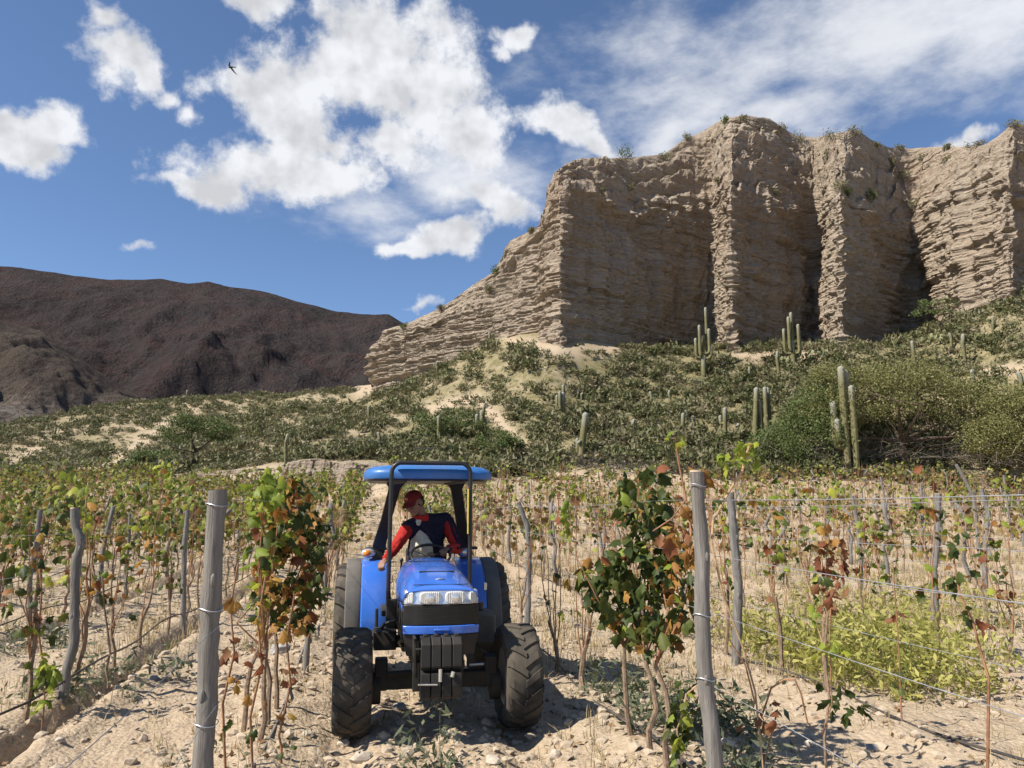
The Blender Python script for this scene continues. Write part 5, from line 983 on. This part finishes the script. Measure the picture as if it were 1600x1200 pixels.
b = MB(); b.cyl((-0.55, 1.92, 0.6), (0.55, 1.92, 0.6), 0.10, 16); b.build('rear_axle', DARK, tractor)
b = MB(); b.box((0, 1.25, 0.80), (0.86, 0.85, 0.05)); b.box((-0.47, 0.95, 0.60), (0.14, 0.32, 0.04)); b.box((0.47, 0.95, 0.60), (0.14, 0.32, 0.04)); b.box((-0.47, 1.05, 0.70), (0.03, 0.05, 0.24)); b.box((0.47, 1.05, 0.70), (0.03, 0.05, 0.24)); b.build('foot_platform', DARK, tractor, True, 0.008)
# bonnet: lofted sections
def section(y, hw, zb, zt, e=3.0, n=22):
    P = []
    for k in range(n+1):
        t = math.pi*k/n; cx, sx = math.cos(t), math.sin(t); P.append((-hw*math.copysign(abs(cx)**(2/e), cx), y, zb+(zt-zb)*abs(sx)**(2/e)))
    return P
def shell(secs, thick, name, mt, parent, bevel=0):
    b = MB(); b.rings(secs, False, False); o = b.build(name, mt, parent, True, 0, 2, 50); md = o.modifiers.new('thickness', 'SOLIDIFY'); md.thickness = thick; md.offset = 0; return o
S_ = [section(1.00,0.285,0.97,1.265),section(0.95,0.298,0.965,1.285),section(0.6,0.303,0.955,1.268),section(0.25,0.300,0.965,1.238),section(0.0,0.296,0.985,1.205),section(-0.18,0.292,1.01,1.175),section(-0.30,0.288,1.03,1.148),section(-0.365,0.283,1.06,1.128),section(-0.385,0.279,1.085,1.115)]
bonnet = shell(S_, 0.012, 'bonnet', BLUE, tractor)
for y_, z_, hw_ in ((0.62, 1.2745, 0.22), (-0.305, 1.152, 0.215)):
    b = MB(); b.box((0, y_, z_), (hw_*2, 0.006, 0.006)); b.build('panel_gap', DARK, bonnet)
b = MB(); b.box((0.0, 0.12, 1.219), (0.29, 0.075, 0.012), (-0.13, 0, 0)); b.build('vent_slot', DARK, bonnet, True, 0.004)
b = MB(); b.sphere((0.005, -0.175, 1.180), (0.042, 0.031, 0.011), 20, 8, Euler((-0.22, 0, 0)).to_matrix()); bd = b.build('badge', SILVER, bonnet)
b = MB()
for a in (-0.5, 0.0, 0.5): b.sphere((0.005+a*0.022, -0.180+abs(a)*0.006, 1.192), (0.006, 0.012, 0.004), 8, 5, Euler((0.22, 0, -a)).to_matrix())
b.build('badge_leaf_mark', BLUE, bd)
def curved(z0, z1, hw0, hw1, yc, bulge, depth, n=16, y1=None):
    b = MB(); R = []; y1 = yc if y1 is None else y1
    for z, hw, yy in ((z0, hw0, yc), (z1, hw1, y1)):
        fr = [(hw*(2*k/n-1), yy-bulge*(1-abs(2*k/n-1)**2.4), z) for k in range(n+1)]; bk = [(p[0], yy+depth, p[2]) for p in fr[::-1]]; R.append(fr+bk)
    b.rings(R); return b
pan = curved(1.012, 1.112, 0.288, 0.284, -0.365, 0.055, 0.10, 20, -0.345).build('headlight_panel', CHROME, tractor, True, 0.006)
for cx, w in ((-0.092, 0.168), (0.102, 0.158)):
    b = MB(); R = []
    for d, s in ((0.0, 1.0), (-0.012, 0.98), (-0.022, 0.86)):
        R.append([(cx+w/2*s*math.copysign(abs(math.cos(t))**0.5, math.cos(t)), -0.405+0.02*(1-0)+d-0.018, 1.062+0.047*s*math.copysign(abs(math.sin(t))**0.5, math.sin(t))) for t in np.linspace(0, 2*math.pi, 28, endpoint=False)])
    b.rings(R); hl = b.build('headlight', LGLASS, pan)
    q = MB(); q.lathe([(-0.432, 0.022), (-0.428, 0.034), (-0.424, 0.036)], 20, 'Y', (cx, 0.0, 1.062)); q.build('bulb_ring', CHROME, hl)
for s in (-1, 1):
    b = MB(); b.box((s*0.245, -0.378, 1.062), (0.062, 0.02, 0.082), (0, 0, s*0.45)); b.build('side_lens', LGLASS, pan, True, 0.008)
grille = curved(0.858, 1.008, 0.292, 0.288, -0.368, 0.050, 0.12, 20).build('grille', BLACK, tractor, True, 0.004)
for k in range(9):
    z = 0.872+k*0.0155; o = curved(z, z+0.005, 0.268, 0.268, -0.373, 0.050, 0.02, 12).build('grille_bar', DARK, grille, True)
strip = curved(0.792, 0.855, 0.292, 0.294, -0.372, 0.058, 0.12, 20).build('front_blue_strip', BLUE, tractor, True, 0.006)
b = MB(); b.box((0.0, -0.433, 0.826), (0.12, 0.012, 0.016)); b.build('strip_recess', BLUE, strip, True, 0.004)
curved(0.63, 0.789, 0.262, 0.290, -0.355, 0.045, 0.14, 20).build('lower_front_panel', BLACK, tractor, True, 0.006)
for s in (-1, 1):
    b = MB(); b.box((s*0.287, 0.32, 0.845), (0.022, 1.26, 0.25)); sp_o = b.build('side_panel', BLACK, tractor, True, 0.008)
    for k in range(10):
        q = MB(); q.box((s*0.300, -0.12+k*0.075, 0.86), (0.010, 0.02, 0.16)); q.build('side_louvre', DARK, sp_o)
    b = MB(); b.box((s*0.296, 0.35, 0.968), (0.014, 1.22, 0.05)); b.build('side_trim', BLUE, tractor, True, 0.005)
# weights on their bracket
b = MB(); b.box((-0.02, -0.47, 0.60), (0.36, 0.22, 0.05)); b.box((-0.21, -0.50, 0.66), (0.02, 0.20, 0.26)); b.box((-0.20, -0.58, 0.52), (0.05, 0.03, 0.20)); b.cyl((-0.21, -0.62, 0.72), (-0.12, -0.62, 0.72), 0.010, 8); b.build('weight_bracket', DARK, tractor, True, 0.006)
for k in range(4):
    x = -0.02+(k-1.5)*0.077; b = MB(); w = 0.035
    prof = [(-0.50, 0.80), (-0.60, 0.80), (-0.655, 0.755), (-0.665, 0.60), (-0.645, 0.585), (-0.60, 0.58), (-0.60, 0.565), (-0.655, 0.555), (-0.665, 0.47), (-0.655, 0.39), (-0.62, 0.365), (-0.50, 0.365)]
    b.rings([[(x-w, y, z) for y, z in prof], [(x+w, y, z) for y, z in prof]]); wo_ = b.build('front_weight', IRON, tractor, False, 0.006)
    q = MB(); q.box((x, -0.57, 0.808), (0.03, 0.05, 0.022)); q.build('grip', IRON, wo_, True, 0.004)
b = MB(); b.cyl((-0.03, -0.672, 0.50), (-0.03, -0.672, 0.585), 0.013, 8); b.build('tow_pin', BRASS, tractor); b = MB(); b.cyl((0.055, -0.672, 0.53), (0.065, -0.672, 0.565), 0.014, 8); b.build('tow_pin', BRASS, tractor)
b = MB(); b.cyl((-0.19, -0.668, 0.483), (-0.05, -0.668, 0.478), 0.006, 6); b.build('retaining_rod', BRASS, tractor)
b = MB(); b.cyl((0.27, -0.02, 0.485), (0.42, -0.02, 0.49), 0.010, 8); b.build('hydraulic_ram', BRASS, tractor)
# tank, battery box and odd hardware beside the engine
b = MB(); b.box((0.44, 0.62, 0.70), (0.24, 0.42, 0.26)); b.build('tool_box', TANK, tractor, True, 0.02)
b = MB(); b.cyl((0.44, 0.70, 0.83), (0.44, 0.70, 0.90), 0.055, 16); b.build('filler_cap', BLACK, tractor, True, 0.006)
for q, rd in (([(-0.30, 0.55, 0.78), (-0.40, 0.62, 0.74), (-0.44, 0.80, 0.66), (-0.40, 0.95, 0.70)], 0.014), ([(-0.24, -0.05, 0.74), (-0.30, 0.1, 0.66), (-0.27, 0.3, 0.60)], 0.012), ([(-0.33, 0.5, 0.6), (-0.36, 0.8, 0.62), (-0.34, 1.0, 0.7)], 0.010)):
    b = MB(); b.tube(q, rd, 8); b.build('hydraulic_hose', BLACK, tractor)
b = MB(); b.box((-0.40, 0.72, 0.60), (0.20, 0.30, 0.16)); b.build('battery_box', DARK, tractor, True, 0.01)
# fenders
def arc(r, a, x, yc=1.92, zc=0.60): return (x, yc-r*math.cos(a), zc+r*math.sin(a))
for s in (-1, 1):
    A = np.linspace(math.radians(-4), math.radians(128), 24)
    for nm, x0, x1, r0, mt in (('fender', 0.345, 0.622, 0.632, BLUE), ('fender_flap', 0.626, 0.775, 0.626, GREYRUB)):
        b = MB(); R = []
        for a in A:
            rr = r0*(1.0-0.02*math.cos(a)); q = [arc(rr-0.004, a, s*x0), arc(rr+0.006, a, s*(x0+0.02)), arc(rr+0.008, a, s*(x0+x1)/2), arc(rr+0.004, a, s*(x1-0.012)), arc(rr-0.008, a, s*x1), arc(rr-0.022, a, s*x1), arc(rr-0.02, a, s*x0)]
            R.append(q if s > 0 else q[::-1])
        b.rings(R); fo = b.build(nm, mt, tractor, True, 0, 2, 40)
        if nm == 'fender':      # inner side wall down to the platform
            w = MB(); w.rings([[arc(0.627, a, s*x0) for a in A]+[(s*x0, 2.2, 0.72), (s*x0, 1.3, 0.72)], [arc(0.627, a, s*(x0+0.012)) for a in A]+[(s*(x0+0.012), 2.2, 0.72), (s*(x0+0.012), 1.3, 0.72)]]); w.build('fender_side', BLUE, fo, False)
b = MB(); b.tube([(0.45, 1.36, 0.95), (0.45, 1.30, 0.96), (0.45, 1.32, 1.10), (0.45, 1.42, 1.12)], 0.011, 8); b.build('grab_handle', BLACK, tractor)
b = MB(); b.box((0.60, 1.31, 0.98), (0.03, 0.012, 0.075)); b.build('side_reflector', CHROME, tractor, True, 0.003)
# folding front hoop
hp = [(-0.375, 0.80, 0.50), (-0.375, 0.80, 1.2), (-0.372, 0.80, 2.00)]
for k in range(7): a = math.pi-(k+1)*math.pi/16; hp.append((-0.272+0.10*math.cos(a), 0.80, 2.075+0.10*math.sin(a)))
hp += [(-x, y, z) for x, y, z in hp[::-1]]
b = MB(); b.tube(hp, 0.020, 12); hoop = b.build('front_roll_bar', BLACK, tractor)
for s in (-1, 1):
    b = MB(); b.box((s*0.345, 0.80, 0.72), (0.09, 0.09, 0.42)); b.box((s*0.30, 0.80, 0.56), (0.16, 0.10, 0.10)); b.build('roll_bar_foot', BLACK, tractor, True, 0.006)
b = MB(); b.box((0, 0.83, 2.172), (0.72, 0.035, 0.035)); b.build('canopy_front_beam', BLACK, tractor, True, 0.006)
b = MB(); b.box((0.352, 0.788, 1.72), (0.012, 0.03, 0.42)); b.build('yellow_reflection', plain('yellow_reflection', (0.65, 0.5, 0.10), 0.6), hoop, True, 0.003)  # yellow light reflected on the right leg, made as a coloured strip
# canopy
def rr_section(z, hx, y0, y1, e=4.0, n=40):
    cy_, hy = (y0+y1)/2, (y1-y0)/2; return [(hx*math.copysign(abs(math.cos(t))**(2/e), math.cos(t)), cy_+hy*math.copysign(abs(math.sin(t))**(2/e), math.sin(t)), z) for t in np.linspace(0, 2*math.pi, n, endpoint=False)]
b = MB(); b.rings([rr_section(2.025,0.598,0.87,1.83), rr_section(2.03,0.625,0.845,1.855), rr_section(2.075,0.637,0.835,1.865), rr_section(2.112,0.618,0.85,1.85), rr_section(2.145,0.565,0.90,1.80), rr_section(2.165,0.42,1.0,1.70), rr_section(2.17,0.2,1.2,1.5)]); can = b.build('canopy', CANOPY, tractor, True, 0, 2, 50)
b = MB(); b.rings([rr_section(2.008,0.58,0.89,1.81), rr_section(2.024,0.595,0.875,1.825)]); b.build('canopy_lining', BLACK, can, True, 0, 2, 30)
for x in (-0.30, 0.26):
    b = MB(); b.box((x, 1.2, 2.0), (0.04, 0.5, 0.016), (0, 0, 0.25)); b.build('lining_brace', GREYRUB, can, True, 0.003)
# rear roll bar posts with indicator lamps
for s in (-1, 1):
    b = MB(); p0, p1 = Vector((s*0.475, 1.90, 1.26)), Vector((s*0.30, 1.45, 2.03)); R = []
    for f, w, t in ((0, 0.075, 0.05), (0.5, 0.055, 0.045), (0.9, 0.06, 0.045), (1.0, 0.11, 0.045)):
        c_ = p0.lerp(p1, f); R.append([(c_.x-w, c_.y-t, c_.z), (c_.x+w, c_.y-t, c_.z), (c_.x+w, c_.y+t, c_.z), (c_.x-w, c_.y+t, c_.z)])
    b.rings(R); b.build('rear_roll_post', BLACK, tractor, True, 0.008)
    b = MB(); b.box((s*0.475, 1.90, 0.98), (0.09, 0.09, 0.60)); b.box((s*0.48, 1.86, 1.335), (0.22, 0.12, 0.03)); b.box((s*0.46, 1.84, 1.27), (0.10, 0.08, 0.10)); b.build('post_bracket', BLACK, tractor, True, 0.006)
    g = s*0.56 if s < 0 else 0.44; b = MB(); b.sphere((g, 1.80, 1.292), (0.075, 0.05, 0.048), 20, 12); il = b.build('indicator_lamp', CHROME, tractor)
    b = MB(); b.sphere((g-0.012 if s < 0 else g+0.05, 1.765, 1.292), (0.042 if s < 0 else 0.03, 0.028, 0.036), 16, 10); b.build('amber_lens', AMBER, il)
# controls and seat
b = MB(); ring = []
M_ = Matrix.Translation((0.03, 1.10, 1.305)) @ Euler((math.radians(28), 0, 0)).to_matrix().to_4x4()
ring = [M_ @ Vector((math.cos(a)*0.19, math.sin(a)*0.19, 0)) for a in np.linspace(0, 2*math.pi, 33)]; b.tube(ring, 0.014, 10, False); sw = b.build('steering_wheel', BLACK, tractor)
for a in (0.5, 2.6, 4.7):
    b = MB(); b.tube([M_ @ Vector((0, 0, -0.02)), M_ @ Vector((math.cos(a)*0.185, math.sin(a)*0.185, 0))], 0.010, 6); b.build('spoke', BLACK, sw)
b = MB(); b.cyl(M_ @ Vector((0, 0, -0.05)), M_ @ Vector((0, 0, 0.01)), 0.035, 14); b.build('wheel_hub', BLACK, sw)
b = MB(); b.cyl((0.03, 1.10, 1.29), (0.02, 0.98, 1.05), 0.03, 10); b.build('steering_column', BLACK, tractor)
b = MB(); b.box((0.0, 1.0, 1.10), (0.46, 0.16, 0.28), (0.25, 0, 0)); b.build('dashboard', BLACK, tractor, True, 0.03)
for k, (x, y, z, l, tl) in enumerate(((-0.34,1.12,0.84,0.36,-0.02),(-0.28,1.08,0.84,0.42,0.02),(-0.24,1.16,0.84,0.34,0.0),(0.27,1.2,0.84,0.26,0.03))):
    b = MB(); b.tube([(x, y, z), (x+tl, y+0.02, z+l*0.6), (x+tl*1.6, y, z+l)], 0.009, 8); lv = b.build('lever', BLACK, tractor); q = MB(); q.sphere((x+tl*1.6, y, z+l), 0.02, 10, 8); q.build('lever_knob', BLACK, lv)
b = MB(); b.box((0.06, 1.78, 0.93), (0.46, 0.44, 0.10)); seat = b.build('seat', BLACK, tractor, True, 0.03, 3)
b = MB(); b.box((0.06, 2.02, 1.14), (0.44, 0.10, 0.40), (-0.15, 0, 0)); b.build('seat_back', BLACK, tractor, True, 0.03, 3)
b = MB(); b.box((0.06, 1.78, 0.85), (0.25, 0.25, 0.10)); b.build('seat_base', DARK, tractor, True, 0.01)
# ---------------------------------------------------------------- driver
SKIN = plain('skin', (0.24, 0.13, 0.085), 0.6, spec=0.35, var=0.12, scale=30); NAVY = plain('navy_cloth', (0.018, 0.018, 0.035), 0.9, spec=0.15, var=0.25, scale=40); RED = plain('red_cloth', (0.34, 0.022, 0.018), 0.85, spec=0.2, var=0.15, scale=40); SHIRT = plain('beige_shirt', (0.55, 0.49, 0.39), 0.9, spec=0.15, var=0.12, scale=30); CAPR = plain('red_cap_cloth', (0.15, 0.020, 0.018), 0.85, spec=0.2, var=0.2, scale=40); HAIR = plain('dark_hair', (0.012, 0.010, 0.009), 0.7); JEANS = plain('dark_trousers', (0.025, 0.028, 0.045), 0.9, spec=0.1); BOOT = plain('boot_leather', (0.05, 0.035, 0.025), 0.7, dust=0.4); WHITE = plain('eye_white', (0.6, 0.58, 0.55), 0.3)
SEAT = Vector((0.06, 1.76, 0.98))
person = empty('person', tractor.matrix_basis @ (SEAT+Vector((0, 0, 0.035))), TRZ); tag(person, 'driver in red cap and red and navy jacket leaning over on the tractor seat', 'person')
def off(p): return Vector(p)-SEAT
def fuse(mb, name, mt, parent, voxel, smooth=4, crease=0):
    """one continuous skin over overlapping volumes"""
    o = mb.build(name, mt, parent, True, 0, 2, 0); md = o.modifiers.new('skin', 'REMESH'); md.mode = 'VOXEL'; md.voxel_size = voxel; md.use_smooth_shade = True
    if crease:
        tx = bpy.data.textures.new('cloth_folds', 'CLOUDS'); tx.noise_scale = 0.055; tx.noise_depth = 2; dm = o.modifiers.new('folds', 'DISPLACE'); dm.texture = tx; dm.strength = crease; dm.mid_level = 0.5
    sm = o.modifiers.new('soften', 'SMOOTH'); sm.factor = 0.5; sm.iterations = smooth; return o
pel, che, nek = (0.08, 1.72, 1.06), (0.045, 1.62, 1.38), (-0.035, 1.52, 1.625)
shR, shL, elR, elL, haR, haL = (-0.165, 1.52, 1.525), (0.215, 1.60, 1.595), (-0.300, 1.37, 1.335), (0.335, 1.50, 1.315), (-0.395, 1.22, 1.225), (0.205, 1.235, 1.315)
hd = Vector((-0.115, 1.435, 1.775)); fh = Vector((-0.66, -0.62, -0.55)).normalized(); rt = fh.cross(Vector((0, 0, 1))).normalized(); upv = rt.cross(fh)
HM = Matrix((rt, fh, upv)).transposed()                               # head frame: x right, y forward, z up
def hp_(x, y, z): return off(hd+HM @ Vector((x, y, z)))
b = MB()
b.sphere(hp_(0, -0.005, 0.035), (0.075, 0.095, 0.088), 18, 12, HM); b.sphere(hp_(0, 0.025, -0.035), (0.062, 0.072, 0.085), 16, 12, HM); b.sphere(hp_(0, 0.062, -0.092), (0.035, 0.032, 0.028), 12, 8, HM)
b.capsule(hp_(0, 0.088, 0.025), 0.010, hp_(0, 0.112, -0.022), 0.016, 8); b.sphere(hp_(0.033, 0.078, -0.02), (0.026, 0.02, 0.022), 10, 8, HM); b.sphere(hp_(-0.033, 0.078, -0.02), (0.026, 0.02, 0.022), 10, 8, HM); b.sphere(hp_(0, 0.078, 0.038), (0.055, 0.02, 0.012), 12, 8, HM)
b.sphere(hp_(0, 0.086, -0.055), (0.024, 0.014, 0.008), 10, 6, HM); b.sphere(hp_(0, 0.084, -0.07), (0.02, 0.014, 0.008), 10, 6, HM)
for s in (-1, 1): b.sphere(hp_(s*0.078, -0.01, 0.0), (0.012, 0.026, 0.036), 10, 8, HM)
b.capsule(off(nek), 0.058, hp_(0, -0.03, -0.06), 0.052); b.capsule(off(pel), 0.14, off(che), 0.15); b.capsule(off(che), 0.13, off(nek), 0.07); b.capsule(off(shR), 0.055, off(che), 0.11); b.capsule(off(shL), 0.055, off(che), 0.11)
for a_, e_, h_ in ((shR, elR, haR), (shL, elL, haL)):
    b.capsule(off(a_), 0.05, off(e_), 0.04); b.capsule(off(e_), 0.04, off(h_), 0.028)
kn = [(-0.10, 1.30, 1.06), (0.24, 1.32, 1.07)]; an = [(-0.14, 1.18, 0.90), (0.24, 1.16, 0.90)]
for k in (0, 1):
    b.capsule(off((pel[0]+(-0.08 if k == 0 else 0.08), pel[1]-0.02, pel[2]-0.02)), 0.085, off(kn[k]), 0.06); b.capsule(off(kn[k]), 0.055, off(an[k]), 0.04)
# hands: palm and five bent fingers each, closed on the lever and on the wheel rim
for (h_, e_, bend) in ((haR, elR, 1.0), (haL, elL, 1.0)):
    H = Vector(h_); d = (H-Vector(e_)).normalized(); sd_ = d.cross(Vector((0, 0, 1))).normalized(); dn = sd_.cross(d)*-1
    pc = H+d*0.045; b.sphere(off(pc), (0.036, 0.045, 0.016), 12, 8, Matrix((sd_, d, dn)).transposed()); b.capsule(off(H), 0.024, off(pc), 0.02)
    for k in range(4):
        l = (0.038, 0.043, 0.040, 0.032)[k]; f0 = pc+sd_*(0.028-0.019*k)+d*0.036; f1 = f0+d*l*0.75+dn*l*0.4; f2 = f1+dn*l*0.75+d*l*0.05; f3 = f2+dn*l*0.3-d*l*0.5
        b.capsule(off(f0), 0.0095, off(f1), 0.009, 8); b.capsule(off(f1), 0.009, off(f2), 0.008, 8); b.capsule(off(f2), 0.008, off(f3), 0.007, 8)
    t0 = pc+sd_*0.034-d*0.012; t1 = t0+sd_*0.018+d*0.026+dn*0.012; t2 = t1+d*0.018+dn*0.022-sd_*0.008; b.capsule(off(t0), 0.012, off(t1), 0.010, 8); b.capsule(off(t1), 0.010, off(t2), 0.008, 8)
fuse(b, 'body', SKIN, person, 0.0055, 3)
for s in (-1, 1):
    b = MB(); b.sphere(hp_(s*0.03, 0.084, 0.012), (0.013, 0.008, 0.008), 10, 8, HM); e = b.build('eye', WHITE, person); q = MB(); q.sphere(hp_(s*0.03, 0.091, 0.010), (0.006, 0.004, 0.006), 8, 6, HM); q.build('pupil', HAIR, e)
b = MB(); b.sphere(hp_(0, -0.03, 0.01), (0.082, 0.085, 0.075), 18, 12, HM); b.sphere(hp_(0, -0.055, -0.03), (0.07, 0.055, 0.05), 14, 10, HM); b.build('hair', HAIR, person)
# cap: crown, band, curved peak
b = MB(); R = []
for k in range(8):
    t = k/7*math.pi/2; R.append([hp_(0.088*math.cos(t)*math.cos(a)+0, -0.005+0.104*math.cos(t)*math.sin(a), 0.045+0.085*math.sin(t)*(1+0.05*math.sin(a))) for a in np.linspace(0, 2*math.pi, 24, endpoint=False)])
b.rings(R); capo = b.build('cap', CAPR, person, True, 0, 2, 60)
b = MB(); rows = []
for j in range(5):
    f = j/4; rows.append([hp_(0.084*math.sin(a)*(1-0.10*f), 0.078*math.cos(a)+0.01+0.085*f*math.cos(a)**0.7, 0.052-0.016*f-0.03*math.sin(a)**2*(0.5+f*0.5)) for a in np.linspace(-1.25, 1.25, 15)])
b.rings(rows, False, False); o = b.build('cap_peak', CAPR, capo); md = o.modifiers.new('thickness', 'SOLIDIFY'); md.thickness = 0.006
b = MB(); b.sphere(hp_(0, 0.088, 0.092), (0.026, 0.008, 0.018), 12, 8, HM); b.build('cap_patch', plain('cap_patch', (0.45, 0.12, 0.10), 0.8), capo)
# jacket, worn open over a pale shirt
fc = Vector((-0.55, -0.83, 0.05)).normalized()
b = MB(); b.capsule(off(Vector(pel)+Vector((0, 0, 0.0))), 0.158, off(che), 0.160); b.capsule(off(che), 0.158, off(Vector(nek)-Vector((0, 0, 0.05))), 0.085); b.capsule(off(shR), 0.076, off(che), 0.14); b.capsule(off(shL), 0.082, off(che), 0.145); b.capsule(off(shL), 0.080, off(Vector(nek)-Vector((0, 0, 0.03))), 0.075); b.capsule(off(shR), 0.072, off(Vector(nek)-Vector((0, 0, 0.03))), 0.07)
jk = fuse(b, 'jacket', NAVY, person, 0.009, 2, 0.03)
b = MB(); sc_ = Vector(che)+fc*0.118; b.capsule(off(sc_+Vector((-0.02, 0.035, 0.13))), 0.088, off(sc_+Vector((-0.01, 0.0, -0.08))), 0.125); b.capsule(off(sc_+Vector((0.0, 0, -0.06))), 0.135, off(Vector(pel)+fc*0.09), 0.13); b.sphere(off(Vector(nek)+fc*0.045-Vector((0, 0, 0.05))), 0.05); fuse(b, 'shirt', SHIRT, person, 0.009, 2, 0.03)
for nm, a_, e_, h_, r0 in (('sleeve', shR, elR, haR, 0.072), ('sleeve', shL, elL, haL, 0.074)):
    a_, e_, h_ = Vector(a_), Vector(e_), Vector(h_); b = MB(); s0 = a_.lerp(e_, 0.16); wr = e_.lerp(h_, 0.86); b.capsule(off(s0), r0, off(e_), 0.058); b.capsule(off(e_), 0.058, off(wr), 0.045)
    for k in range(3): q = e_.lerp(wr, 0.25+0.3*k); b.sphere(off(q), 0.056-0.004*k, 10, 8)      # folds bunched on the forearm
    sl = fuse(b, nm, RED, person, 0.008, 2, 0.028)
    if a_.x > 0:
        for k in (0, 1, 2):
            q = MB(); dd_ = Vector((0.35+0.45*k, -0.9+0.35*k, 0.1)).normalized(); q.tube([off(a_+dd_*0.070+Vector((0, 0, 0.02))), off(s0+dd_*0.073), off(e_+dd_*0.060), off(e_.lerp(h_, 0.5)+dd_*0.052)], [0.016, 0.017, 0.015, 0.012], 8); q.build('sleeve_stripe', NAVY, sl)
    q = MB(); q.capsule(off(e_.lerp(h_, 0.84)), 0.042, off(e_.lerp(h_, 0.93)), 0.038); q.build('cuff', NAVY if a_.x > 0 else RED, sl)
b = MB(); R = []
nz_ = (hd-Vector(nek)).normalized()
for z, rr in ((-0.035, 0.094), (0.0, 0.086), (0.035, 0.080), (0.04, 0.072), (0.0, 0.072)):
    R.append([off(Vector(nek)+nz_*z+Vector((math.cos(a)*rr*1.02, math.sin(a)*rr, 0.012*math.sin(a+0.6)))) for a in np.linspace(0, 2*math.pi, 22, endpoint=False)])
b.rings(R, False); b.build('collar', RED, jk)
b = MB(); b.tube([off(Vector(nek)+fc*0.09-Vector((0.05, 0, 0.06))), off(sc_+Vector((-0.115, 0.01, 0.02))), off(sc_+Vector((-0.14, 0.03, -0.14)))], [0.02, 0.022, 0.02], 8); b.tube([off(Vector(nek)+fc*0.09+Vector((0.05, -0.03, -0.06))), off(sc_+Vector((0.10, -0.07, 0.02))), off(sc_+Vector((0.125, -0.06, -0.16)))], [0.022, 0.026, 0.022], 8); b.build('jacket_edge', NAVY, jk)
b = MB()
for k in (0, 1): b.capsule(off((pel[0]+(-0.08 if k == 0 else 0.08), pel[1]-0.02, pel[2]-0.02)), 0.105, off(kn[k]), 0.078); b.capsule(off(kn[k]), 0.075, off(an[k]), 0.06)
b.sphere(off(pel), 0.155); fuse(b, 'trousers', JEANS, person, 0.012, 3, 0.025)
for k in (0, 1):
    b = MB(); a_ = Vector(an[k]); b.capsule(off(a_), 0.055, off(a_+Vector((0, -0.03, -0.02))), 0.05); b.capsule(off(a_+Vector((0, -0.0, -0.025))), 0.045, off(a_+Vector((0, -0.15, -0.03))), 0.038); fuse(b, 'boot', BOOT, person, 0.01, 3)

# ---------------------------------------------------------------- swallow in flight
Yb = 26.0; bp = at(361, 105, Yb); sc_ = Yb/FPX; bird = empty('swallow', bp); tag(bird, 'small dark swallow in flight before the big cloud', 'bird')
FEATHER = plain('dark_feathers', (0.02, 0.02, 0.026), 0.7)
def bv(x, y, d=0): return Vector(((x-361)*sc_, d, -(y-105)*sc_))
b = MB(); b.tube([bv(356.2,105.2), bv(357.6,105.3), bv(359.5,105.2), bv(362.5,104.8), bv(366,105.0), bv(369.5,105.2)], [0.006, 0.022, 0.032, 0.028, 0.014, 0.003], 10); body = b.build('body', FEATHER, bird)
def wing(P, name):
    b = MB(); R = []; q = [bv(x, y, -0.3*d) for x, y, w, d in P]
    for i, (x, y, w, d) in enumerate(P):
        t = q[min(i+1, len(q)-1)]-q[max(i-1, 0)]; n_ = Vector((-t.z, 0, t.x)).normalized()*w*sc_; k = Vector((0, 0.005, 0)); R.append([q[i]-n_-k, q[i]+n_-k, q[i]+n_+k, q[i]-n_+k])
    b.rings(R); b.build(name, FEATHER, bird, True, 0, 2, 60)
wing([(360,104.5,1.3,0),(358.3,102.6,1.5,0.1),(358.8,100.2,1.2,0.2),(360.6,98,0.35,0.3)], 'wing'); wing([(361,106,1.4,0),(363.3,109,1.3,-0.1),(366.3,112.6,0.9,-0.2),(370.4,116.2,0.25,-0.3)], 'wing')
b = MB(); b.rings([[bv(365,104.4), bv(365,105.6), bv(365,105.6,0.01), bv(365,104.4,0.01)], [bv(369.8,104.3), bv(369.6,105.8), bv(369.6,105.8,0.01), bv(369.8,104.3,0.01)]]); b.build('tail', FEATHER, bird)
